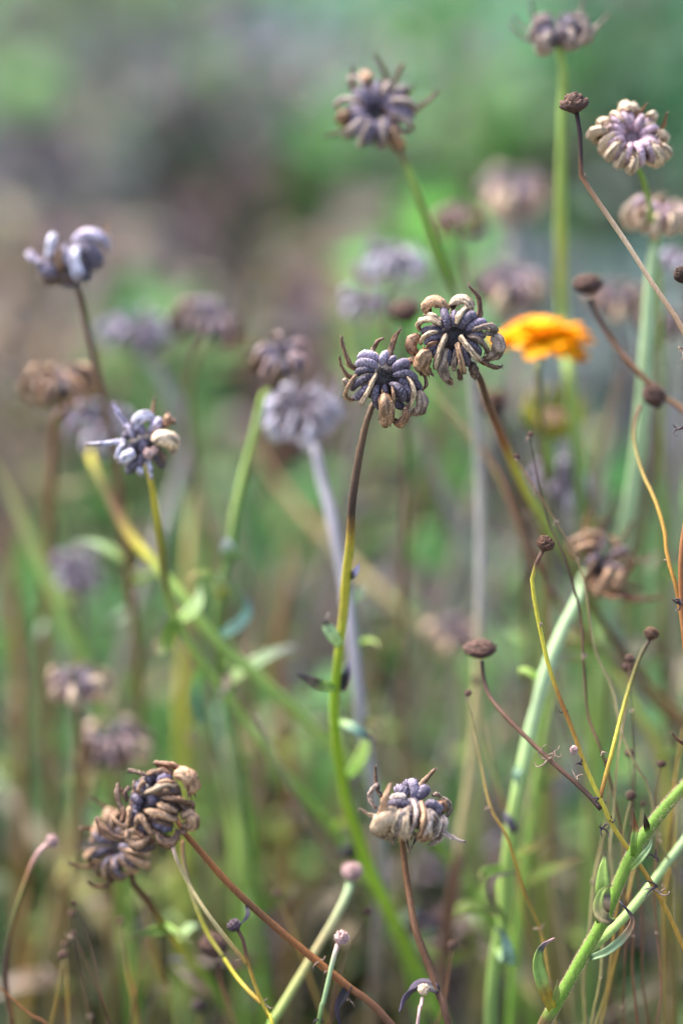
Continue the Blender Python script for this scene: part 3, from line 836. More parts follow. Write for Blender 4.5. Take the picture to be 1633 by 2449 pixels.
SPEC_B = [
 ('grub','p',1.7,[(1005,430,1.5),(992,375,3.4),(975,310,2.4),(965,285,0)]),
 ('grub','s',1.5,[(1050,410,1.5),(1050,350,3),(1055,300,1.4)]),
 ('grub','s',2.0,[(1100,420,2),(1125,370,4),(1170,335,3.4),(1205,350,1)]),
 ('grub','s',1.8,[(1145,440,2),(1195,405,3.6),(1255,385,2.4),(1285,400,0)]),
 ('grub','p',1.6,[(1165,490,2),(1220,480,3.4),(1275,490,1.4)]),
 ('grub','p',1.7,[(1140,525,2),(1190,560,3.4),(1225,595,1.6),(1220,620,-1)]),
 ('grub','p',1.6,[(1105,560,2),(1128,610,3.4),(1148,675,1.4),(1140,690,-1)]),
 ('grub','p',1.5,[(955,455,2),(900,440,3.2),(840,440,1.6),(820,460,-1)]),
 ('grub','p',1.6,[(950,500,2),(885,505,3.4),(835,540,1.4)]),
 ('grub','p',1.6,[(950,545,2),(885,570,3.4),(835,615,1.4)]),
 ('grub','p',1.5,[(965,420,1.6),(930,385,3),(885,365,1.6)]),
 ('grub','p',1.5,[(960,580,1.8),(920,600,3),(900,640,1)]),
 ('grub','p',1.6,[(1010,590,1.4),(1010,640,2.4),(1020,700,1)]),
 ('grub','p',1.5,[(1060,580,1.4),(1070,640,2),(1060,700,0)]),
 ('claw','T',1.25,[(988,474,4.4),(962,540,5.6),(928,640,5),(905,735,2.4)]),
 ('claw','T',1.3,[(1092,488,4.4),(1140,558,5.6),(1195,625,5),(1245,672,2.4)]),
 ('claw','t',1.25,[(1070,540,4.2),(1086,620,5.6),(1105,700,5),(1122,768,2.6)]),
 ('claw','g',1.0,[(1062,600,3),(1048,670,4),(1050,745,2)]),
 ('claw','T',1.2,[(1062,400,4.4),(1090,335,5.4),(1140,275,3.6)]),
 ('claw','T',1.3,[(950,405,4),(885,372,5),(815,370,3.6),(785,400,1),(800,440,-1)]),
 ('claw','T',0.9,[(928,455,4.6),(862,470,5),(815,505,3),(800,540,0)]),
 ('claw','d',0.85,[(930,535,4.6),(868,552,5),(825,605,2)]),
 ('claw','g',1.5,[(1180,450,4),(1260,425,5),(1330,425,3.6),(1372,440,1)]),
 ('claw','g',1.0,[(1230,470,3.6),(1300,470,4),(1365,455,1)]),
 ('claw','g',1.3,[(1145,490,4.4),(1215,508,5),(1275,560,3.6),(1305,610,1)]),
 ('claw','T',1.4,[(950,390,3),(900,350,3.4),(850,325,2)]),
 ('boat','t',2.3,[(1000,300,0),(950,245,1),(890,230,1),(850,270,0),(865,320,-2)]),
 ('boat','c',2.0,[(1165,310,0),(1165,250,1.4),(1110,215,1),(1050,235,0),(1045,270,-2)]),
 ('boat','t',3.0,[(870,605,3),(830,640,3.6),(815,700,1.6),(860,755,-1)]),
 ('boat','g',2.7,[(1330,490,2),(1375,530,2.4),(1360,600,1),(1290,645,-1)]),
 ('boat','d',2.3,[(800,485,0),(745,515,0),(740,570,-1),(790,610,-2)]),
 ('boat','g',2.1,[(1000,580,1.4),(975,660,2.6),(965,740,2),(1010,830,-1)]),
 ('boat','b',1.8,[(1180,680,0),(1195,730,.6),(1210,790,-1)]),
 ('horn','d',1.35,[(1210,370,-2),(1245,290,-1),(1230,190,0),(1158,104,1.5)]),
 ('horn','b',0.6,[(1038,310,-1),(1035,260,-1),(1028,215,0)]),
 ('horn','d',1.3,[(1250,655,0),(1310,695,0),(1360,715,.6),(1405,712,1)]),
 ('claw','b',1.0,[(1085,730,1),(1095,780,0),(1105,805,-2)]),
 ('claw','d',1.0,[(990,800,0),(1020,810,1),(1030,840,0)]),
]
stalk('dry seed head ringed by curled tan claws, touching its neighbour beside the orange flower',
      [(1142, 895, 4), (1165, 960, 10), (1205, 1060, 17), (1255, 1170, 23), (1310, 1260, 27), (1375, 1370, 30), (1460, 1520, 33), (1560, 1650, 36), (1650, 1760, 38)],
      [(0, 'brown_d'), (.18, 'brown'), (.3, 'rust'), (.36, 'yellow'), (.55, 'green_l'), (.62, 'olive'), (.8, 'brown'), (1, 'ochre')], wid=21, w_end=30,
      hero=dict(c_px=(1085, 808), b=0, crop=ZA, face=(-.05, .12, 1), discc=(1048, 490, 0.2), disc_r=4.2, spec=SPEC_B, seed=3), seed=3, hairs=1500)

ZD = (820, 1780, 4.356)
SPEC_D = [
 ('grub','p',2.0,[(660,540,-1),(630,500,0),(590,490,-1),(585,540,-2)]),
 ('grub','p',2.0,[(760,560,-1),(800,520,0),(850,480,-.6),(870,520,-2)]),
 ('grub','P',1.7,[(690,400,-2),(730,410,-.6),(745,480,0),(730,560,0)]),
 ('grub','p',1.6,[(690,390,-4),(670,440,-3),(660,500,-3)]),
 ('grub','p',2.0,[(680,620,4),(600,590,5),(520,600,4),(470,640,2)]),
 ('grub','p',1.9,[(860,640,3),(910,610,4),(960,650,3),(985,710,0)]),
 ('grub','p',1.8,[(620,660,6),(590,720,6),(580,800,4)]),
 ('grub','p',1.8,[(860,700,5),(900,750,5),(930,820,3)]),
 ('grub','p',2.2,[(700,620,3),(720,700,5),(700,780,4)]),
 ('grub','p',2.2,[(790,600,3),(800,700,5),(800,780,4)]),
 ('grub','u',2.0,[(620,640,0),(700,620,1),(800,620,0)]),
 ('claw','t',1.15,[(368,735,7),(402,640,9),(445,510,10),(492,368,10)]),
 ('claw','G',1.15,[(560,855,9),(585,740,10.5),(640,670,9.6),(705,625,7.6)]),
 ('claw','G',1.1,[(712,545,6),(752,630,8.6),(742,760,10),(690,890,8)]),
 ('claw','t',1.2,[(805,565,6.6),(832,690,9.4),(815,820,10),(768,945,7)]),
 ('claw','G',0.75,[(855,655,7),(930,680,8.6),(978,770,8),(900,885,7)]),
 ('claw','G',1.25,[(1010,730,3),(1045,790,4.6),(1010,940,4),(905,1040,2)]),
 ('claw','G',1.0,[(478,560,4),(530,525,5),(600,520,5.4),(655,552,4.6)]),
 ('claw','g',0.95,[(1035,550,0),(1095,600,0),(1105,700,-.6),(1050,780,-1)]),
 ('claw','g',0.95,[(375,415,-1),(310,470,0),(280,570,0),(345,665,1)]),
 ('claw','b',0.7,[(410,560,-1),(370,500,-2),(335,440,-2)]),
 ('claw','g',.8,[(930,540,-1),(980,520,0),(1010,550,-1)]),
 ('boat','T',3.2,[(560,660,7),(460,730,9),(390,810,6),(420,890,3),(530,930,2)]),
 ('boat','T',2.2,[(640,800,9.4),(640,870,8),(660,930,5)]),
 ('boat','t',2.4,[(830,800,8.6),(850,890,7),(780,950,4)]),
 ('boat','d',1.9,[(1010,590,-1),(1030,640,0),(1000,720,0)]),
 ('boat','g',2.0,[(570,780,8),(560,850,7),(590,910,5)]),
 ('boat','b',2.0,[(980,800,4),(960,900,4),(900,960,2)]),
 ('claw','T',1.2,[(600,640,9),(560,720,10.4),(520,830,9),(560,920,6)]), ('claw','T',1.1,[(660,640,9.4),(650,740,11),(640,850,9.6),(680,930,7)]),
 ('claw','G',1.1,[(880,640,8),(900,740,9.6),(870,860,9),(820,940,6)]), ('claw','G',1.0,[(940,720,6),(990,800,7),(960,900,6),(900,970,4)]), ('claw','t',1.0,[(470,640,7),(420,700,8),(370,790,6)]),
 ('horn','b',0.75,[(370,480,-2),(350,400,-2),(340,230,-1)]),
 ('horn','T',0.8,[(380,745,5),(270,710,5),(210,670,6),(168,645,7)]),
 ('horn','t',1.05,[(800,480,-5),(860,400,-5),(920,320,-4.6),(972,272,-4)]),
 ('horn','G',0.95,[(1010,880,4),(1090,930,4.6),(1180,970,5),(1268,992,5.4)]),
 ('horn','b',0.55,[(640,930,0),(670,1040,2),(695,1130,3)]),
 ('horn','u',0.45,[(750,960,2),(735,1010,3),(704,1076,3)]),
 ('horn','u',0.35,[(600,480,-2),(590,440,-2),(620,405,-2)]),
 ('horn','u',0.35,[(760,420,-2),(770,385,-2),(800,380,-2)]),
]
stalk('dry seed head seen from the side with pale curled claws, on a straight brown stem',
      [(963, 2000, 1), (968, 2070, 1), (978, 2140, 0), (993, 2220, -2), (1030, 2320, -3), (1058, 2400, -4), (1072, 2449, -4)],
      [(0, 'brownstem'), (.3, 'umber'), (1, 'brown')], wid=17, w_end=22,
      hero=dict(c_px=(985, 1935), b=-3, crop=ZD, face=(.06, .95, .3), discc=(720, 640, 0), disc_r=4.4, spec=SPEC_D, seed=5, rmul=1.12),
      leaves=[dict(p=[(1050, 2370, -4), (1010, 2360, -3), (975, 2385, -2), (955, 2420, -2)], w=16, c=[(0, 'purple_d'), (1, 'slate')], fold=.8, curl=2.2)], seed=4, hairs=900, hair_c='tan_d')

ZE = (150, 1780, 3.92)
SPEC_E = [
 ('grub','p',1.7,[(830,360,1),(810,320,1),(860,300,0),(910,330,-1)]),
 ('grub','s',1.6,[(900,360,2),(950,310,2),(1020,310,0)]),
 ('grub','p',1.6,[(760,540,3),(700,500,3),(670,480,1)]),
 ('grub','s',1.6,[(850,540,4),(860,490,5),(820,480,4)]),
 ('grub','p',1.8,[(720,620,4),(670,660,4),(690,750,3)]),
 ('grub','p',2.0,[(860,690,5),(940,740,5),(1020,770,3)]),
 ('grub','p',2.0,[(900,440,3),(980,430,3.6),(1060,450,2)]),
 ('grub','p',2.0,[(850,620,4),(920,660,4),(1000,690,2)]),
 ('grub','p',1.6,[(730,560,2),(690,590,2.6),(640,600,1)]),
 ('grub','p',1.8,[(780,440,3),(740,400,2.6),(740,350,1)]),
 ('grub','u',2.2,[(740,740,3),(760,800,3),(800,850,2)]),
 ('grub','u',2.2,[(1040,560,1),(1100,570,0),(1150,560,-2)]),
 ('claw','T',1.25,[(788,442,5),(870,405,7),(965,365,7),(1060,380,5)]),
 ('claw','d',1.15,[(935,470,6.4),(1060,490,7),(1150,515,5),(1205,555,2)]),
 ('claw','t',1.3,[(905,530,7),(985,565,8),(1085,605,6)]),
 ('claw','t',1.25,[(785,598,7),(900,612,8.4),(1000,650,8),(1085,695,6)]),
 ('claw','t',0.95,[(648,560,5),(640,650,6.6),(628,755,6)]),
 ('claw','t',1.15,[(742,628,7.6),(790,705,8.6),(855,810,7)]),
 ('claw','t',0.9,[(742,628,7.4),(712,690,8),(705,760,7)]),
 ('claw','b',1.0,[(525,355,2),(528,470,3),(562,605,3.6)]),
 ('claw','b',0.95,[(640,395,2),(600,445,3),(610,530,2)]),
 ('claw','d',0.8,[(560,400,2),(580,470,2.4),(630,500,2)]),
 ('claw','d',1.0,[(785,300,1),(850,255,2),(940,245,2),(1030,285,0)]),
 ('claw','b',0.9,[(615,240,2),(700,250,2.4),(785,285,2)]),
 ('claw','d',1.2,[(850,175,0),(950,185,0),(1040,205,-1),(1115,250,-2)]),
 ('claw','d',0.9,[(870,200,-1),(960,225,-1),(1040,270,-1)]),
 ('claw','d',1.35,[(340,650,8),(420,755,9),(500,825,9),(610,855,8)]),
 ('claw','t',1.35,[(625,780,7.4),(640,865,8),(720,915,8.4),(835,845,7)]),
 ('claw','b',1.45,[(645,885,5),(750,955,6),(885,935,5)]),
 ('claw','d',1.4,[(895,800,7),(950,870,7.6),(1040,880,7),(1092,800,5)]),
 ('claw','t',1.0,[(780,330,3),(740,380,4),(730,440,4)]),
 ('claw','d',1.0,[(690,780,5),(760,840,6),(840,900,5)]),
 ('claw','d',1.0,[(560,560,3),(590,640,4),(570,720,4)]), ('claw','t',1.0,[(470,640,4),(520,700,6),(600,760,6)]),
 ('claw','d',1.0,[(860,460,5),(960,430,6),(1090,450,3)]), ('claw','d',1.0,[(830,660,6),(930,700,7),(1040,740,5)]),
 ('claw','t',1.0,[(900,350,4),(980,330,4.6),(1060,350,3)]), ('claw','d',1.1,[(1060,800,3),(1130,810,3),(1190,760,1)]),
 ('claw','d',1.0,[(800,770,6),(880,800,7),(960,840,5)]), ('claw','b',1.0,[(680,330,1),(690,400,2),(720,460,2)]), ('claw','b',1.0,[(1090,530,4),(1160,600,4),(1200,640,2)]),
 ('boat','t',2.5,[(1050,290,2),(1150,275,3),(1225,360,2),(1180,460,0)]),
 ('boat','t',2.3,[(1110,650,4),(1195,650,4),(1225,720,3),(1135,770,1)]),
 ('boat','d',1.8,[(1210,520,1),(1180,580,1),(1110,600,2)]),
 ('boat','d',2.2,[(900,840,3),(980,900,3),(1060,870,1)]),
 ('boat','d',2.0,[(860,880,2),(800,920,2),(720,900,1)]),
]
stalk('brown tangled seed head of tightly curled claws, in front of a second drooping head',
      [(437, 1985, -3), (475, 2030, -3), (530, 2095, -3), (600, 2165, -3), (680, 2235, -3), (760, 2300, -3), (850, 2375, -3), (940, 2455, -3)],
      [(0, 'umber'), (.3, 'rust'), (.45, 'umber'), (.7, 'rust'), (1, 'brown')], wid=17, w_end=22,
      hero=dict(c_px=(375, 1925), b=-5, crop=ZE, face=(-.35, .2, .9), discc=(850, 520, 2), disc_r=4.6, spec=SPEC_E, seed=7, rmul=1.1),
      curls=[(636, 2200, -3, 22), (765, 2300, -3, 40), (775, 2320, -3, 36), (835, 2390, -3, 30)],
      leaves=[dict(p=[(590, 2165, -3), (592, 2190, -4), (575, 2212, -4)], w=5, c=[(0, 'purple_d'), (1, 'slate')]),
              dict(p=[(835, 2355, -3), (825, 2385, -3), (812, 2420, -3), (815, 2455, -3)], w=12, c=[(0, 'purple_d'), (1, 'purple')], fold=.9, curl=1.5)], seed=6, hairs=900, hair_c='tan_d')

# ------------------------------------------------------------------ the softer seed heads around them
def H(px, py, b, R, face, pal, g=12, c=9, bo=3, ho=3, seed=1, **k):
    return dict(c=(px, py, b), R=R, face=face, pal=pal, grubs=g, claws=c, boats=bo, horns=ho, seed=seed, **k)

STALKS = [
 ('drooping brown seed head tucked behind the tangled brown one', H(285, 2025, 14, 88, (-.5, .1, .8), 'brown', 8, 17, 1, 5, 21, horn_at=[2.6, 3.2, 3.7, 2.0, 4.4]),
  [(312, 2095, 14), (350, 2150, 16), (395, 2215, 20), (445, 2290, 26), (480, 2350, 30), (510, 2460, 34)], [(0, 'brown_d'), (.3, 'umber'), (.5, 'yellow'), (.8, 'green'), (1, 'olive')], 18),
 ('seed head with lavender grubs in a wide ring, highest on the leaning stem', H(900, 275, 23, 96, (-.1, .3, 1), 'mauve', 15, 9, 3, 5, 22, horn_at=[1.1, 1.35, 2.2, 3.5, 0.2], horn_var=[0, 0, 0, 3, 1]),
  [(955, 360, 22), (985, 430, 23), (1015, 510, 25), (1050, 610, 27), (1085, 700, 29), (1115, 800, 31), (1135, 950, 33), (1148, 1150, 34), (1150, 1400, 34), (1142, 1650, 34), (1125, 1850, 34), (1095, 2050, 34), (1060, 2300, 36), (1050, 2460, 36)],
  [(0, 'brownstem'), (.075, 'brownstem'), (.09, 'green_l'), (.2, 'green'), (.3, 'greystem'), (.55, 'greystem'), (.62, 'straw'), (.8, 'straw'), (.82, 'brown'), (1, 'brown')], 25),
 ('small pale seed head with white clubs and two long straight horns', H(345, 1065, 11, 70, (.1, .35, .9), 'white', 9, 6, 3, 4, 23, horn_at=[3.0, 2.3, 1.4, 4.9], horn_var=[3, 1, 0, 3]),
  [(362, 1150, 12), (378, 1250, 16), (392, 1360, 20), (415, 1470, 24), (480, 1580, 28), (570, 1700, 32), (690, 1860, 34), (800, 1990, 36), (880, 2100, 36), (960, 2260, 38), (1010, 2460, 40)],
  [(0, 'ochre'), (.1, 'yellow'), (.2, 'olive'), (.3, 'green_l'), (.5, 'green_l'), (.7, 'green'), (1, 'green')], 20),
 ('lavender seed head standing apart with a white upright beak', H(165, 615, 23, 80, (.05, .6, .75), 'lav', 8, 5, 4, 4, 24, horn_at=[2.9, 1.0, .7, 2.5], horn_var=[0, 2, 0, 0]),
  [(188, 690, 24), (205, 760, 26), (228, 860, 28), (250, 960, 30), (275, 1100, 34), (300, 1300, 38), (330, 1600, 44), (360, 2000, 50), (380, 2460, 54)], [(0, 'brown'), (.2, 'brownstem'), (.4, 'tan_d'), (.6, 'olive'), (1, 'olive')], 19),
 ('blurred pale lavender seed head overlapped by a small white one', H(238, 1015, 44, 80, (.1, .8, .6), 'lav', 9, 7, 3, 3, 25),
  [(218, 1095, 40), (262, 1185, 36), (305, 1275, 33), (340, 1340, 31), (385, 1420, 30), (440, 1530, 30), (540, 1650, 32), (640, 1780, 36), (740, 1910, 40), (840, 2050, 44), (900, 2250, 48), (930, 2460, 50)],
  [(0, 'brown'), (.04, 'tan_d'), (.07, 'yellow'), (.14, 'olive'), (.18, 'tan_d'), (.24, 'yellow'), (.28, 'green_l'), (.5, 'green_l'), (1, 'green')], 23),
 ('orange tan seed head with upturned cups on a faint brown stem', H(145, 925, 34, 84, (-.15, .85, .5), 'rustic', 6, 7, 5, 3, 26, horn_at=[3.1, 2.6, .4]),
  [(135, 1000, 38), (125, 1120, 44), (105, 1300, 50), (80, 1500, 56), (60, 1800, 60), (40, 2460, 66)], [(0, 'tan_d'), (.5, 'tan_d'), (1, 'brown')], 22),
 ('faint mauve seed head above a broad grey stem', H(325, 795, 62, 78, (.1, .7, .7), 'lav', 10, 6, 3, 1, 27),
  [(370, 880, 62), (420, 970, 62), (455, 1060, 62), (455, 1200, 62), (445, 1350, 62), (440, 1600, 64), (440, 2460, 66)], [(0, 'greystem'), (.4, 'greystem'), (.6, 'straw'), (1, 'olive')], 32),
 ('faint pinkish purple seed head left of the brown purple one', H(500, 775, 50, 82, (.2, .8, .5), 'murk', 10, 6, 4, 1, 28),
  [(470, 850, 52), (450, 1000, 56), (470, 1300, 60), (520, 1700, 64), (540, 2460, 68)], [(0, 'brownstem'), (1, 'tan_d')], 20),
 ('brown purple seed head on a slim green stem with curled leaves', H(675, 862, 28, 72, (-.05, .75, .65), 'murk', 11, 7, 4, 2, 29),
  [(635, 935, 29), (615, 1010, 30), (590, 1110, 30), (565, 1220, 30), (550, 1320, 30), (530, 1420, 30), (525, 1560, 32), (560, 1750, 36), (600, 2000, 40), (640, 2460, 46)], [(0, 'tan_d'), (.06, 'green_l'), (.3, 'stem_g'), (1, 'green')], 22),
 ('bleached white seed head on a lavender grey stem', H(720, 985, 36, 88, (.05, .8, .6), 'white', 9, 7, 5, 3, 30, horn_at=[1.2, .6, .2]),
  [(748, 1060, 33), (770, 1150, 32), (800, 1260, 30), (835, 1380, 29), (865, 1500, 28), (895, 1640, 28), (920, 1760, 30), (960, 1900, 32), (990, 2050, 36), (1000, 2250, 40), (1010, 2460, 44)], [(0, 'lavstem'), (.5, 'lavstem'), (.7, 'greystem'), (1, 'brownstem')], 26),
 ('soft white lavender seed head behind the leaning green stem', H(935, 628, 50, 72, (0, .85, .5), 'white', 8, 6, 5, 0, 31),
  [(925, 700, 52), (940, 850, 56), (960, 1100, 60), (990, 1500, 64), (1000, 2460, 70)], [(0, 'brown'), (.3, 'greystem'), (1, 'olive')], 22),
 ('faint white seed head below the soft lavender one', H(868, 720, 54, 56, (0, .8, .6), 'white', 7, 5, 4, 0, 32),
  [(862, 780, 56), (870, 950, 60), (890, 1400, 66), (880, 2460, 72)], [(0, 'greystem'), (1, 'olive')], 20),
 ('broad pinkish lavender seed head behind the pale green stem', H(1225, 462, 66, 94, (0, .9, .4), 'rosy', 12, 9, 4, 3, 33),
  [(1225, 545, 68), (1228, 640, 68), (1235, 800, 70), (1240, 1200, 72), (1250, 2460, 80)], [(0, 'greystem'), (.4, 'greystem'), (1, 'olive')], 40),
 ('brownish pink seed head beside the broad lavender one', H(1088, 525, 54, 58, (0, .9, .4), 'rustic', 9, 6, 4, 0, 34),
  [(1090, 590, 56), (1100, 800, 60), (1120, 1300, 66), (1120, 2460, 74)], [(0, 'brown'), (1, 'olive')], 18),
 ('pale pink seed head just above the orange flower', H(1222, 690, 52, 88, (0, .85, .5), 'rosy', 10, 8, 5, 2, 35),
  [(1225, 770, 54), (1215, 900, 58), (1200, 1200, 64), (1200, 2460, 74)], [(0, 'greystem'), (1, 'olive')], 24),
 ('open seed head with wide upturned tips, topmost on a pale green stem', H(1335, 78, 23, 68, (-.1, .8, .55), 'open', 12, 7, 5, 9, 36, horn_at=[2.7, 3.2, 2.3, 0.1, -.35, .8, 3.7, 4.2, 5.4], horn_var=[1, 1, 0, 1, 1, 0, 0, 1, 0], horn_scale=1.05),
  [(1345, 150, 24), (1345, 250, 27), (1342, 400, 30), (1340, 550, 34), (1345, 750, 42), (1370, 1000, 38), (1400, 1400, 44), (1420, 2460, 54)], [(0, 'green_l'), (.3, 'green_l'), (.5, 'stem_g'), (1, 'stem_g')], 26),
 ('cream and pink seed head with rust horns on a thin green stem', H(1508, 332, 9, 84, (.05, .4, .9), 'pale', 15, 3, 12, 4, 37, horn_at=[1.25, .35, 2.85, -.1], horn_var=[0, 0, 0, 3], horn_scale=.85),
  [(1530, 410, 12), (1545, 460, 16), (1560, 540, 22), (1575, 700, 30), (1580, 1000, 38), (1590, 1500, 44), (1600, 2460, 54)], [(0, 'green'), (.1, 'green_l'), (.6, 'olive'), (1, 'olive')], 16),
 ('whitish seed head cut by the frame on a thick pale green stem', H(1578, 520, 24, 82, (.1, .9, .4), 'pale', 9, 4, 9, 1, 38),
  [(1565, 590, 24), (1552, 700, 25), (1543, 850, 26), (1535, 1000, 28), (1520, 1120, 30), (1500, 1240, 32), (1470, 1400, 36), (1440, 1600, 40), (1420, 1900, 46), (1400, 2460, 52)], [(0, 'green_p'), (.4, 'green_p'), (.6, 'green_l'), (1, 'stem_g')], 36),
 ('mauve and white seed head below the green spent flower', H(1335, 1150, 44, 74, (-.1, .7, .7), 'lav', 10, 5, 4, 0, 39),
  [(1330, 1225, 46), (1340, 1400, 50), (1350, 1800, 56), (1340, 2460, 62)], [(0, 'purple'), (.3, 'greystem'), (1, 'olive')], 22),
 ('tan brown seed head nodding sideways on a pale green stem', H(1432, 1340, 24, 92, (.5, .55, .5), 'rustic', 6, 9, 2, 9, 40, horn_at=[.4, -.6, 1.4, -.2, 0, -1, .9, 1.9, -1.5], horn_var=[1, 1, 1, 3, 3, 1, 0, 1, 1], rags=10),
  [(1385, 1425, 22), (1352, 1490, 21), (1312, 1590, 20), (1280, 1700, 20), (1255, 1810, 20), (1232, 1920, 20), (1215, 2050, 21), (1200, 2200, 22), (1180, 2330, 22), (1172, 2460, 22)], [(0, 'green_p'), (.35, 'green_p'), (.6, 'green_l'), (1, 'stem_g')], 31),
 ('dull pink seed head behind the thick pale stem', H(1470, 715, 48, 64, (.1, .8, .5), 'rosy', 9, 7, 4, 2, 41),
  [(1475, 790, 50), (1480, 1000, 54), (1480, 1500, 60), (1480, 2460, 66)], [(0, 'brown'), (.3, 'greystem'), (1, 'olive')], 20),
 ('brown pink seed head right of the thick pale stem', H(1572, 775, 46, 58, (.1, .8, .5), 'murk', 8, 6, 3, 2, 42),
  [(1570, 840, 48), (1570, 1100, 54), (1560, 2460, 66)], [(0, 'brown'), (1, 'olive')], 20),
 ('mauve seed head low among green stems, away from the rest', H(178, 1378, 62, 70, (.1, .7, .7), 'lav', 10, 6, 3, 1, 43),
  [(190, 1450, 64), (200, 1700, 70), (210, 2460, 76)], [(0, 'purple'), (.3, 'greystem'), (1, 'olive')], 24),
 ('pale cream pink button shaped seed head above a lavender one', H(185, 1640, 35, 72, (-.05, .9, .4), 'rosy', 10, 5, 7, 0, 44),
  [(188, 1715, 37), (195, 1850, 42), (205, 2100, 48), (220, 2460, 54)], [(0, 'brown'), (.2, 'tan_d'), (1, 'olive')], 20),
 ('pink lavender seed head between the cream button and the brown tangle', H(280, 1785, 42, 80, (-.1, .85, .5), 'rosy', 11, 7, 4, 3, 45),
  [(275, 1865, 44), (270, 2000, 48), (265, 2460, 56)], [(0, 'brown'), (.3, 'tan_d'), (1, 'olive')], 22),
 ('pale pink seed head behind the brown button', H(1085, 1520, 56, 62, (0, .8, .5), 'rosy', 9, 6, 5, 0, 46),
  [(1085, 1590, 58), (1080, 1800, 62), (1070, 2460, 70)], [(0, 'greystem'), (1, 'olive')], 20),
 ('lavender seed head cut by the frame under the whitish one', H(1625, 625, 40, 50, (0, .8, .5), 'lav', 9, 6, 3, 1, 47),
  [(1630, 680, 42), (1640, 900, 46), (1650, 2460, 56)], [(0, 'greystem'), (1, 'olive')], 20),
]
LV = {'brown purple seed head on a slim green stem with curled leaves': [
        dict(p=[(552, 1340, 30), (545, 1310, 29), (540, 1285, 29)], w=22, c=[(0, 'green'), (.5, 'green_p'), (1, 'lav')]),
        dict(p=[(535, 1430, 30), (525, 1400, 29), (520, 1370, 29)], w=20, c=[(0, 'yellow'), (1, 'green_p')]),
        dict(p=[(530, 1520, 30), (570, 1495, 29), (595, 1460, 29), (585, 1420, 29)], w=15, c=[(0, 'bluegreen'), (.7, 'bluegreen'), (1, 'slate')])],
      'small pale seed head with white clubs and two long straight horns': [
        dict(p=[(420, 1480, 24), (400, 1540, 26), (380, 1560, 26), (370, 1530, 26)], w=18, c=[(0, 'green'), (.6, 'green_l'), (1, 'cream')]),
        dict(p=[(480, 1600, 28), (470, 1680, 28), (490, 1740, 30)], w=18, c=[(0, 'green'), (1, 'bluegreen')]),
        dict(p=[(430, 1490, 24), (470, 1450, 28), (480, 1400, 30)], w=20, c=[(0, 'green_l'), (1, 'green_p')])],
      'tan brown seed head nodding sideways on a pale green stem': [
        dict(p=[(1205, 2200, 21), (1172, 2150, 18), (1180, 2100, 18), (1240, 2085, 18)], w=10, c=[(0, 'green_l'), (.6, 'grey'), (1, 'purple')], fold=.6),
        dict(p=[(1190, 2260, 22), (1215, 2300, 18), (1205, 2240, 18), (1180, 2215, 18)], w=18, c=[(0, 'green_l'), (.7, 'bluegreen'), (1, 'purple')]),
        dict(p=[(1230, 1990, 20), (1218, 1965, 19), (1205, 1940, 19)], w=12, c=[(0, 'purple'), (1, 'purple_l')]),
        dict(p=[(1250, 1830, 20), (1235, 1850, 19), (1235, 1880, 19)], w=10, c=[(0, 'green_p'), (1, 'bluegreen')]),
        dict(p=[(1400, 1410, 24), (1430, 1440, 28), (1470, 1500, 32), (1500, 1560, 34)], w=24, c=[(0, 'green_l'), (.5, 'green_p'), (1, 'greystem')])]}
ZG = (0, 500, 3.136)
SPEC_G = [
 ('grub','p',2.2,[(1050,1740,1),(1080,1770,2),(1060,1820,1)]), ('grub','p',1.9,[(1040,1700,2),(980,1690,2.4),(930,1720,1)]), ('grub','p',1.9,[(1030,1770,2),(980,1790,2),(940,1830,0)]),
 ('grub','s',1.8,[(1080,1700,2),(1060,1650,2.4),(1040,1610,1)]), ('grub','p',1.7,[(1130,1740,2),(1190,1690,2),(1220,1650,0)]), ('grub','u',2.2,[(1030,1880,2),(990,1930,1),(960,1970,-1)]),
 ('grub','u',2.0,[(1150,1850,1),(1200,1890,0),(1210,1940,-2)]), ('grub','p',1.8,[(1080,1830,2),(1060,1890,2),(1040,1940,0)]), ('claw','k',2.0,[(1090,1860,4),(1140,1830,4.4),(1180,1800,3)]),
 ('horn','L',1.15,[(950,1745,2),(860,1755,4),(760,1765,6),(658,1768,7)]), ('horn','l',1.25,[(1000,1690,1),(950,1620,1),(900,1540,2),(850,1448,3)]), ('horn','t',1.0,[(1130,1580,-2),(1145,1500,-2),(1158,1415,-1)]),
 ('horn','L',1.2,[(1110,1880,2),(1130,1950,2),(1140,2020,1)]), ('claw','l',1.5,[(1010,1720,4),(990,1660,5),(960,1620,4)]),
 ('boat','L',2.4,[(1020,1660,2),(1050,1580,3),(1110,1560,2),(1140,1610,0)]), ('boat','l',2.0,[(1200,1570,0),(1170,1630,2),(1130,1680,2.6)]), ('boat','c',3.2,[(1160,1750,4),(1220,1720,5),(1290,1740,4),(1300,1790,1)]),
 ('boat','d',1.7,[(1220,1640,0),(1260,1580,0),(1250,1540,-1)]), ('claw','L',1.2,[(945,1760,4),(905,1800,4.4),(885,1880,3)]), ('boat','L',2.4,[(1020,1830,3),(960,1850,4),(920,1890,2)]), ('boat','L',1.3,[(1060,1930,2),(1055,1960,2),(1060,1990,0)]),
 ('claw','d',1.2,[(1250,1620,0),(1290,1590,0),(1320,1600,0)]), ('claw','b',1.5,[(1190,1800,2),(1220,1860,1),(1200,1920,0)])]
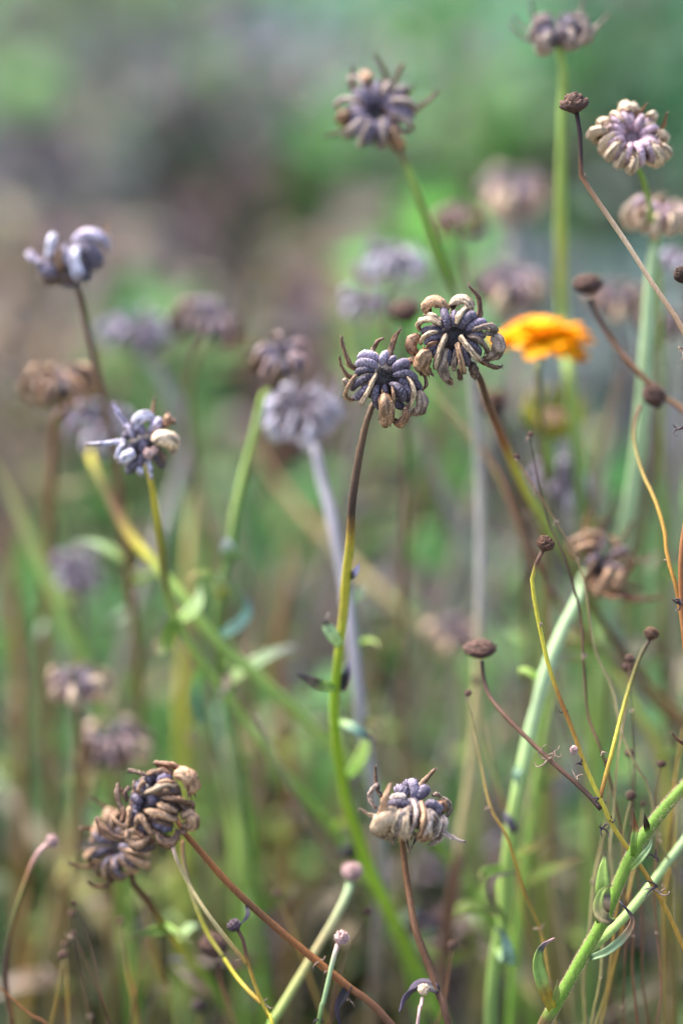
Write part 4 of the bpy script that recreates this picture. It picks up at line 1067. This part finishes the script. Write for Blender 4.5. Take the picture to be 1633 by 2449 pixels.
SPEC_L = [
 ('grub','p',4.0,[(560,290,0),(640,300,2),(710,370,2),(690,450,0)]), ('grub','p',3.4,[(560,420,1),(620,480,2),(640,540,0)]), ('grub','s',3.6,[(310,400,0),(380,460,2),(460,440,1)]),
 ('grub','u',3.0,[(440,520,0),(520,540,0),(600,560,-1)]), ('boat','d',2.9,[(480,300,2),(450,400,3),(460,490,1)]), ('claw','L',2.0,[(415,190,3),(400,270,4),(375,380,4)]),
 ('claw','l',1.8,[(215,320,1),(250,370,3),(330,420,4)]), ('boat','l',2.4,[(560,250,1),(650,200,3),(760,220,2),(815,290,0)]), ('claw','L',2.4,[(590,290,4),(575,390,5),(590,470,4),(600,540,2)]),
 ('claw','l',2.2,[(500,280,3),(510,360,4),(520,430,3)]), ('horn','t',1.2,[(760,260,-2),(790,190,-2),(795,90,-1)]), ('horn','t',1.1,[(600,240,-3),(600,180,-3),(610,120,-2)]), ('boat','b',2.6,[(310,470,1),(380,530,1),(460,530,0)])]
HEROES = {'small pale seed head with white clubs and two long straight horns': dict(c_px=(344, 1061), b=11, crop=ZG, face=(.05, .3, .95), discc=(1075, 1765, 0), disc_r=2.6, spec=SPEC_G, seed=8),
          'lavender seed head standing apart with a white upright beak': dict(c_px=(165, 620), b=23, crop=ZG, face=(.05, .8, .5), discc=(530, 420, 0), disc_r=3.4, spec=SPEC_L, seed=9)}
for i, (lb, hd, st, cl, wd) in enumerate(STALKS):
    he = HEROES.get(lb)
    if hd['c'][2] > 33 or len(st) < 7:      # far stems lean this way and that on their way down
        lean = random.Random(i * 5 + 2).uniform(-.32, .32); y0 = hd['c'][1] + 250
        st = [(x + max(0, y - y0) * lean, y, b) for x, y, b in st]
    stalk(lb, st, cl, wid=wd, head=None if he else hd, hero=he, leaves=LV.get(lb, ()), seed=20 + i, auto=5 if len(st) > 3 else 2)

# ------------------------------------------------------------------ stems whose heads are hidden or out of the frame
BARE = [
 ('thick pale green stem slanting behind the mauve seed head', [(-40, 1050, 48), (10, 1150, 48), (55, 1250, 48), (105, 1360, 48), (155, 1470, 48), (200, 1580, 50), (260, 1800, 54), (330, 2460, 60)], [(0, 'straw'), (.3, 'green_l'), (1, 'green')], 38),
 ('faint brown stem standing at the edge of the bed', [(20, 1250, 62), (30, 1400, 62), (45, 1600, 62), (50, 1750, 62), (60, 2460, 66)], [(0, 'tan_d'), (.6, 'tan_d'), (1, 'ochre')], 34),
 ('broad greyish straw stem slanting under the tangled brown head', [(-60, 1800, 74), (60, 1960, 72), (180, 2110, 70), (300, 2260, 68), (420, 2400, 66), (480, 2480, 66)], [(0, 'greystem'), (.5, 'straw'), (1, 'stem_g')], 42),
 ('tan stem slanting behind the grey lavender stem', [(600, 1060, 72), (700, 1200, 70), (810, 1320, 68), (930, 1440, 66), (1040, 1540, 66), (1120, 1700, 66), (1150, 2460, 70)], [(0, 'tan_d'), (.3, 'straw'), (.6, 'green_l'), (1, 'olive')], 34),
 ('tan brown stem leaning behind the paired heads', [(1000, 880, 38), (1045, 945, 36), (1110, 1030, 34), (1170, 1100, 33), (1215, 1190, 32), (1270, 1330, 32), (1340, 1450, 33), (1440, 1560, 34), (1560, 1680, 34), (1680, 1800, 34)], [(0, 'straw'), (.3, 'tan_d'), (1, 'brown')], 16),
 ('grey straight stem behind the yellow topped green one', [(460, 1180, 60), (455, 1300, 58), (450, 1420, 58), (440, 1700, 60), (440, 2460, 66)], [(0, 'straw'), (.4, 'yellow'), (1, 'green_l')], 40),
 ('soft green stem beside the nodding tan head', [(1330, 1620, 34), (1300, 1750, 34), (1270, 1950, 34), (1245, 2150, 34), (1230, 2300, 34), (1220, 2460, 34)], [(0, 'green_l'), (1, 'green')], 32),
 ('pale green stem rising behind the tan brown leaves', [(520, 1690, 54), (540, 1820, 54), (565, 1960, 54), (580, 2150, 54), (590, 2460, 58)], [(0, 'bluegreen'), (.3, 'green_l'), (1, 'green')], 46),
 ('rusty stem behind the grey lavender stem', [(700, 1300, 64), (680, 1450, 62), (660, 1600, 62), (690, 1800, 62), (700, 2460, 66)], [(0, 'tan_d'), (.4, 'rust'), (1, 'olive')], 26),
 ('yellow stem crossing the thick green one', [(1633, 1740, 16), (1615, 1850, 15), (1605, 1960, 14), (1600, 2060, 16), (1610, 2300, 20), (1620, 2460, 24)], [(0, 'ochre'), (.5, 'olive'), (1, 'olive')], 14),
 ('yellow green stem behind the forked thin stalk', [(1380, 1440, 44), (1450, 1560, 42), (1520, 1700, 40), (1590, 1880, 40), (1620, 2460, 44)], [(0, 'green_l'), (.5, 'yellow'), (1, 'olive')], 22),
 ('brown stem rooted under the straight brown stem', [(1110, 2000, 40), (1085, 2120, 40), (1060, 2250, 40), (1080, 2460, 40)], [(0, 'brown'), (1, 'purple_d')], 26),
 ('rust coloured thin stem leaning in the lowest corner', [(-30, 2330, 10), (30, 2390, 10), (90, 2440, 10), (140, 2480, 10)], [(0, 'rust'), (1, 'umber')], 14),
 ('dark stem leaning beside the green spent flower', [(1130, 860, 38), (1150, 930, 38), (1185, 1010, 40), (1230, 1150, 42), (1260, 1400, 46), (1280, 2460, 52)], [(0, 'brown_d'), (.4, 'brown'), (1, 'olive')], 24),
 ('thin brown grey stem between the green spent flower and thick pale stem', [(1475, 900, 40), (1455, 980, 40), (1435, 1060, 40), (1420, 1160, 42), (1410, 1400, 46), (1400, 2460, 54)], [(0, 'tan_d'), (.5, 'straw'), (1, 'olive')], 20),
]
for i, (lb, st, cl, wd) in enumerate(BARE):
    wd *= .78
    stalk(lb, st, cl, wid=wd, seed=70 + i, name='bare_stem', w_end=wd * 1.1, auto=4 if st[0][2] > 16 else 0, taper=.2)

# ------------------------------------------------------------------ thick green stem in focus at the lower right
def green_stem():
    st = [(1700, 1810, 3), (1640, 1875, 2), (1570, 1955, 1), (1515, 2035, 0), (1480, 2110, 0), (1445, 2195, 0), (1400, 2275, 0), (1350, 2365, 0), (1312, 2430, 0), (1290, 2475, 0)]
    p = stalk('thick hairy green stem in sharp focus with withered leaves', st, [(0, 'green_l'), (.2, 'green'), (.9, 'green'), (1, 'umber')], wid=29, w_end=32, seed=90, hairs=7000, hair_c='cream',
      head=H(1725, 1790, 4, 84, (.5, .7, .4), 'dark', seed=91),
      leaves=[dict(p=[(1437, 2205, -1), (1440, 2150, -3), (1440, 2090, -3), (1447, 2032, -2)], w=19, c=[(0, 'green'), (.2, 'brown'), (.34, 'cream'), (.44, 'purple'), (.5, 'green_l'), (.85, 'green_l'), (.9, 'brown_d'), (1, 'brown_d')], fold=.2),
              dict(p=[(1460, 2195, -1), (1448, 2198, -4), (1435, 2190, -4), (1428, 2165, -4), (1440, 2130, -4), (1462, 2118, -3)], w=15, c=[(0, 'green_l'), (.3, 'brown_d'), (.5, 'cream_y'), (.75, 'green_l'), (1, 'brown')], fold=.5),
              dict(p=[(1318, 2412, -1), (1300, 2370, -2), (1282, 2310, -2), (1292, 2265, -2), (1325, 2243, -2)], w=17, c=[(0, 'yellow'), (.25, 'ochre'), (.4, 'green_l'), (.7, 'green_l'), (.8, 'purple'), (1, 'pinkish')], fold=.5, curl=.8),
              dict(p=[(1325, 2400, -1), (1330, 2375, -2), (1332, 2345, -2)], w=9, c=[(0, 'green_l'), (1, 'olive')]),
              dict(p=[(1512, 2045, -1), (1514, 2010, -2), (1518, 1980, -2), (1512, 1935, -2)], w=8, c=[(0, 'green'), (.5, 'green_l'), (.6, 'rust'), (1, 'brown_d')], fold=.5),
              dict(p=[(1545, 1985, 0), (1543, 1965, -1), (1540, 1945, -1)], w=8, c=[(0, 'green'), (.3, 'brown_d'), (1, 'brown_d')], fold=.5),
              dict(p=[(1508, 2078, -2), (1530, 2055, -3), (1552, 2025, -3), (1558, 1998, -3)], w=8, c=[(0, 'green_l'), (.8, 'green_p'), (1, 'brown_d')], fold=.6),
              dict(p=[(1412, 2292, 0), (1450, 2275, -2), (1490, 2240, -2), (1510, 2205, -1), (1500, 2180, 0), (1480, 2155, 1)], w=10, c=[(0, 'green_p'), (.4, 'green_p'), (.6, 'tan'), (.75, 'brown_d'), (1, 'slate')], fold=.7, curl=.6)])
    root = p.location
    path = [at(*q) - root for q in [(1405, 2272, 1), (1450, 2235, 3), (1500, 2185, 5), (1560, 2110, 8), (1620, 2030, 11), (1690, 1940, 14)]]
    link('side_stem', stem_mesh('side_stem', path, 0.0016, 0.0013, [(0, K['green_l']), (1, K['green_p'])], seed=95), p)
green_stem()

# ------------------------------------------------------------------ thin daisy stalks with dry buttons
mayweed('dark button on a thin tan stem that kinks below it, among the pale stems',
  [([(1378, 270, 0), (1386, 320, 0), (1388, 375, 0), (1388, 418, 0), (1410, 455, 0), (1445, 505, 0), (1500, 585, 0), (1560, 680, 0), (1633, 790, 0), (1668, 900, 0), (1662, 1100, 0), (1632, 1290, 0), (1627, 1370, 0), (1632, 1480, 0), (1650, 1620, 0), (1680, 1900, 0)], 12,
    [(0, 'brown_d'), (.06, 'brown_d'), (.1, 'tan_d'), (.2, 'tan_l'), (.4, 'tan'), (.7, 'rust'), (1, 'tan')])],
  [(1372, 247, 0, 38, (-.12, .95, .3), 'brown', .62, 3, .5)], curls=[(1392, 420, 0, 18), (1622, 830, 0, 60), (1628, 1025, 0, 40), (1618, 1440, -1, 50), (1625, 1435, -1, 40)], seed=101)
mayweed('blurred round brown button above the thin leaning stem beside the orange flower',
  [([(1408, 715, 19), (1425, 755, 19), (1465, 820, 18), (1520, 885, 17), (1580, 945, 17), (1640, 990, 17), (1700, 1100, 17)], 14, [(0, 'brown_d'), (.2, 'brown'), (.5, 'tan_d'), (1, 'tan')])],
  [(1404, 680, 19, 38, (-.05, .95, .2), 'brown', .62, 5)], seed=102)
mayweed('brown button bent downward on a wiry olive stem crossing the thick pale one',
  [([(1530, 970, 15), (1517, 1010, 13), (1516, 1060, 11), (1535, 1130, 8), (1565, 1195, 5), (1588, 1270, 3), (1594, 1330, 2), (1612, 1390, 1), (1624, 1450, 1), (1640, 1600, 1)], 9, [(0, 'brown'), (.2, 'olive'), (.5, 'ochre'), (1, 'rust')])],
  [(1562, 945, 17, 34, (.6, .5, .5), 'brown', .75, 6)], curls=[(1590, 1340, 2, 12)], seed=103,)
mayweed('forked wiry stalk carrying three small brown buttons in focus',
  [([(1300, 1312, 0), (1285, 1340, 0), (1272, 1375, 0), (1276, 1425, 0), (1290, 1500, 0), (1312, 1595, 0), (1340, 1675, 0), (1370, 1750, 0), (1398, 1830, 0), (1432, 1905, 0), (1470, 1985, 0), (1530, 2070, 0), (1585, 2160, 0), (1640, 2280, 0), (1680, 2380, 0)], 10,
    [(0, 'brown'), (.05, 'brown'), (.07, 'yellow'), (.25, 'yellow'), (.32, 'rust'), (.42, 'ochre'), (.52, 'yellow'), (.7, 'ochre'), (1, 'ochre')]),
   ([(1552, 1530, 7), (1530, 1570, 6), (1505, 1640, 5), (1482, 1720, 3), (1462, 1800, 1), (1434, 1908, 0)], 9, [(0, 'brown_d'), (.25, 'olive'), (.6, 'yellow'), (1, 'rust')]),
   ([(1152, 1580, 9), (1156, 1620, 9), (1170, 1665, 8), (1210, 1715, 6), (1280, 1785, 4), (1345, 1845, 2), (1395, 1890, 1), (1436, 1935, 0)], 10, [(0, 'brown_d'), (.3, 'brown'), (.6, 'brown'), (1, 'brown_d')])],
  [(1304, 1300, 0, 23, (.35, .8, .4), 'tan_d', .8, 7), (1557, 1515, 7, 19, (.2, .9, .2), 'tan_d', .8, 8), (1147, 1553, 10, 41, (-.03, .95, .25), 'brown', .5, 9), (1372, 1793, -1, 11, (-.9, .2, .4), 'pinkish', .9, 10)],
  curls=[(1279, 1450, 0, 18), (1290, 1490, 0, 20), (1355, 1700, 0, 34), (1310, 1815, 3, 60), (1325, 1800, 3, 40), (1378, 1860, 1, 30), (1384, 1825, 0, 30), (1440, 1800, 1, 18), (1436, 1915, 0, 34), (1430, 1910, -1, 40), (1440, 1980, -1, 50), (1460, 1965, 0, 26), (1570, 2120, -1, 60), (1575, 2135, -1, 50), (1565, 2050, 0, 36)], seed=104)
mayweed('small pinkish button on a bowed olive stem at the left edge',
  [([(112, 2020, 15), (85, 2050, 15), (55, 2130, 15), (30, 2210, 15), (15, 2290, 15), (14, 2350, 15), (25, 2420, 15), (35, 2470, 15)], 12, [(0, 'pinkish'), (.15, 'tan_d'), (.3, 'olive'), (.6, 'brown_d'), (1, 'umber')])],
  [(126, 2012, 15, 18, (.5, .6, .4), 'pinkish', .8, 11)], seed=105)
mayweed('forked yellow stalk with a small purple button below the tangled brown head',
  [([(568, 2222, 4), (582, 2250, 4), (590, 2290, 4), (603, 2335, 4), (622, 2385, 4), (645, 2435, 4), (660, 2475, 4)], 9, [(0, 'brown'), (.2, 'brown'), (.4, 'ochre'), (1, 'yellow')]),
   ([(408, 2008, 5), (425, 2060, 5), (455, 2120, 5), (500, 2190, 4), (550, 2255, 4), (592, 2305, 4)], 9, [(0, 'pinkish'), (.2, 'straw'), (.7, 'straw'), (1, 'ochre')]),
   ([(535, 2290, 8), (565, 2335, 7), (600, 2375, 5), (628, 2400, 4)], 9, [(0, 'yellow'), (1, 'ochre')]),
   ([(437, 2010, 9), (440, 2060, 9), (452, 2110, 9), (470, 2170, 9), (498, 2235, 9), (535, 2290, 8)], 9, [(0, 'tan_d'), (.4, 'straw'), (.7, 'yellow'), (1, 'olive')])],
  [(560, 2213, 4, 18, (-.5, .7, .3), 'purple', .8, 12)], curls=[(578, 2290, 4, 26), (625, 2395, 4, 36)], seed=106)
mayweed('soft round brown button hanging among yellow stems',
  [([(520, 2300, 16), (528, 2350, 17), (545, 2400, 18), (570, 2470, 18)], 12, [(0, 'brown_d'), (.4, 'tan_d'), (1, 'olive')])], [(512, 2262, 16, 36, (.1, .9, .3), 'brown', .8, 13)], seed=107)
mayweed('tan button on a straight pale green stalk in front of the arching brown stem',
  [([(808, 2258, -4), (795, 2300, -4), (782, 2360, -4), (770, 2410, -4), (758, 2470, -4)], 11, [(0, 'pinkish'), (.25, 'green_p'), (1, 'stem_g')])], [(817, 2243, -4, 19, (.3, .8, .4), 'pinkish', .9, 14)], curls=[(765, 2440, -4, 30)], seed=108)
mayweed('tiny cream button on a thin pink stalk beside the straight brown stem',
  [([(1010, 2385, -4), (1003, 2420, -4), (995, 2470, -4)], 7, [(0, 'pinkish'), (1, 'pinkish')])], [(1013, 2367, -4, 15, (.1, .9, .3), 'cream', .9, 15)], seed=109)
mayweed('pinkish knot on a pale bowed stem under the green stem joint',
  [([(838, 2110, 18), (825, 2150, 17), (790, 2215, 16), (745, 2290, 15), (700, 2365, 14), (655, 2440, 13), (640, 2475, 13)], 20, [(0, 'green_p'), (.4, 'straw'), (1, 'green_l')])], [(842, 2085, 18, 27, (.2, .9, .3), 'pinkish', .8, 16)], seed=110)
mayweed('faint brown button behind the touching pair of heads',
  [([(972, 780, 34), (972, 850, 36), (970, 1000, 40), (965, 1400, 44), (960, 2460, 52)], 12, [(0, 'brown_d'), (.3, 'brown'), (1, 'olive')])], [(970, 745, 34, 40, (0, .9, .2), 'brown', .7, 17)], seed=111)
mayweed('dark brown blurred bud hanging beneath the right head of the pair',
  [([(1185, 985, 38), (1225, 1090, 38), (1260, 1200, 40), (1300, 1400, 42), (1320, 2460, 48)], 14, [(0, 'brown'), (.4, 'tan_d'), (1, 'olive')])], [(1178, 962, 38, 36, (-.4, .8, .2), 'brown', .8, 18)], seed=112)
mayweed('dark spiky button cut by the frame near the thin tan stem',
  [([(1640, 690, 2), (1655, 800, 2), (1665, 1100, 2), (1670, 2460, 2)], 9, [(0, 'brown_d'), (1, 'rust')])], [(1630, 657, 2, 22, (-.3, .9, .3), 'brown_d', .9, 19)], seed=113)
mayweed('dim brown button low behind the yellow stalk',
  [([(478, 2420, 26), (480, 2470, 26)], 12, [(0, 'olive'), (1, 'olive')])], [(476, 2405, 26, 20, (0, .9, .3), 'purple_d', .8, 20)], seed=114)

# ------------------------------------------------------------------ wiry dry stems crossing at the right and along the bottom
def wiry(label, group, boxes, n, seed):
    rng = random.Random(seed)
    for i in range(n):
        x0, x1, y0, y1, lean0, lean1 = rng.choice(boxes)
        x, y, b = rng.uniform(x0, x1), rng.uniform(y0, y1), rng.choice([9, 12, 16, 20, 26, 32]) if seed == 1 else rng.choice([14, 18, 24, 30])
        ln = rng.uniform(lean0, lean1); pts = [(x, y, b)]
        while y < 2470:
            y += rng.uniform(70, 150); x += ln * 110 + rng.uniform(-16, 16); ln *= .94; pts.append((x, y, b + rng.uniform(-1, 1)))
        w_, *c = rng.choice([('brown', 'brown', 'tan_d', 'brown'), ('tan', 'tan_d', 'straw', 'olive'), ('dark umber', 'brown_d', 'brown', 'umber'), ('straw yellow', 'straw', 'ochre', 'olive')])
        q = [k for k in pts if rng.random() < .35]
        stalk(('thin %s wiry stem ' % w_) + ('with leaf scraps ' if q else '') + label, pts, [(0, c[0]), (.4, c[1]), (1, c[2])], wid=rng.uniform(4.5, 8), name='wiry_stem', group=group, seed=300 + seed * 40 + i, taper=.4,
              buds=[(pts[0][0], pts[0][1] - 6, b, rng.uniform(7, 14), (rng.uniform(-.4, .4), .9, .3), 'brown', .8, i)], curls=[(k[0], k[1], k[2], rng.uniform(14, 30)) for k in q])
wiry('in the tangle right of the paired heads', 'wiry stems in the right hand tangle', [(1180, 1300, 1040, 1250, .15, .4), (1380, 1600, 1300, 1650, -.2, .3), (1100, 1250, 1600, 1900, .2, .5), (1450, 1620, 1700, 1950, -.4, .1)], 15, 1)
wiry('low below the tangled brown head', 'wiry stems low below the brown tangle', [(150, 420, 2130, 2300, -.3, .4), (480, 760, 2080, 2330, -.4, .4), (820, 1180, 2150, 2350, -.4, .4)], 12, 2)

# ------------------------------------------------------------------ the one open flower, and a green spent one
def petal_mesh(L, wd, bend, seed):
    rng = random.Random(seed); mb = MB(); rings, cols = [], []
    n = 8
    for i in range(n + 1):
        t = i / n
        x = L * t; z = bend * L * t * t
        hw = wd * (0.35 + 0.65 * math.sin(math.pi * (0.12 + 0.62 * t))) * (0.7 if i == n else 1)
        top, bot = [], []
        for q in (-1, -.5, 0, .5, 1):
            e = 0.08 * hw * math.cos(q * 6) + (L * 0.05 * (1 - abs(abs(q) - .5) * 2) if i == n else 0) * 0
            dx = -L * .05 * (1 if q in (-.5, .5) else 0) if i == n else 0
            top.append(Vector((x + dx, q * hw, z + abs(q) * hw * .3 + e + .0001))); bot.append(Vector((x + dx, q * hw, z + abs(q) * hw * .3 + e - .0001)))
        rings.append(top + bot[::-1]); c = mix(K['orange_y'], K['orange'], .75 * t ** 4)
        cols.append([c] * 10)
    mb.ring_skin(rings, cols)
    return mb.mesh('petal', M_PETAL)

def flower():
    b = 34; d = depth(b); c = at(1292, 808, b); k = PXM * d
    pts = [at(1285, 870, 24), at(1290, 950, 27), at(1300, 1100, 32), at(1310, 1400, 40), at(1300, 2460, 50)]
    full = to_ground(pts); root = Vector((full[-1].x, full[-1].y, 0))
    p = plant('bright orange yellow marigold flower in full bloom, blurred', 'flower', 'marigold_flower', root)
    rot, n = face_matrix((.04, .97, .24))
    M = Matrix.Translation(c - root) @ rot.to_4x4()
    path = [c - root - n * .004, c - root - n * .012] + [q - root for q in full]
    link('stem', stem_mesh('stem', path, 0.0009, 0.0016, [(0, K['olive']), (1, K['stem_g'])], seed=3), p)
    o = link('flower_head', disc_mesh(0.0045, 5, col=K['orange'], fuzz=80), p); o.matrix_local = M
    vs = [petal_mesh(100 * k * f, 20 * k, bd, i) for i, (f, bd) in enumerate([(1, -.12), (1, -.28), (.8, .05), (.5, .1)])]
    rng = random.Random(6)
    for ring, (cnt, tilt, var, r0) in enumerate([(20, -.12, (0, 1), .003), (18, .04, (0, 2), .0028), (14, .2, (2, 3), .0022), (9, .4, (3, 3), .0015)]):
        for i in range(cnt):
            th = 6.283 * (i + rng.uniform(-.25, .25) + .5 * ring) / cnt
            a = link('petal', vs[rng.choice(var)], o)
            a.matrix_local = Matrix.Rotation(th, 4, 'Z') @ Matrix.Translation((r0, 0, .0008 * ring)) @ Matrix.Rotation(-tilt + rng.uniform(-.15, .15), 4, 'Y') @ Matrix.Scale(rng.uniform(.85, 1.12), 4)
    cb = bud_mesh('calyx', .0055, .006, K['green'], cup=.7, seed=4); q = link('calyx', cb, p); q.matrix_local = M @ Matrix.Translation((0, 0, -.0035))
flower()

def spent():
    b = 42; d = depth(b); c = at(1322, 1000, b)
    pts = [at(1318, 1070, 43), at(1310, 1160, 44), at(1300, 1400, 48), at(1290, 2460, 56)]
    full = to_ground(pts); root = Vector((full[-1].x, full[-1].y, 0))
    p = plant('green spent flower with a brown centre, hanging below the orange flower', 'flower', 'spent_flower', root)
    rot, n = face_matrix((0, .75, .65)); M = Matrix.Translation(c - root) @ rot.to_4x4()
    link('stem', stem_mesh('stem', [c - root - n * .002, c - root - n * .012] + [q - root for q in full], .0016, .002, [(0, K['green']), (1, K['stem_g'])], seed=9), p)
    o = link('flower_head', disc_mesh(.006, 9, col=K['brown'], fuzz=60), p); o.matrix_local = M
    me = leaf_mesh([Vector((.005, 0, -.004)), Vector((.009, 0, -.002)), Vector((.011, 0, .003)), Vector((.010, 0, .008))], lambda t: .0022 * (1.05 - t * .8), [(0, K['green']), (1, K['yellow'])], nrm=Vector((1, 0, 0)), n=8)
    for i in range(16):
        a = link('bract', me, o); a.matrix_local = Matrix.Rotation(6.283 * i / 16, 4, 'Z')
spent()
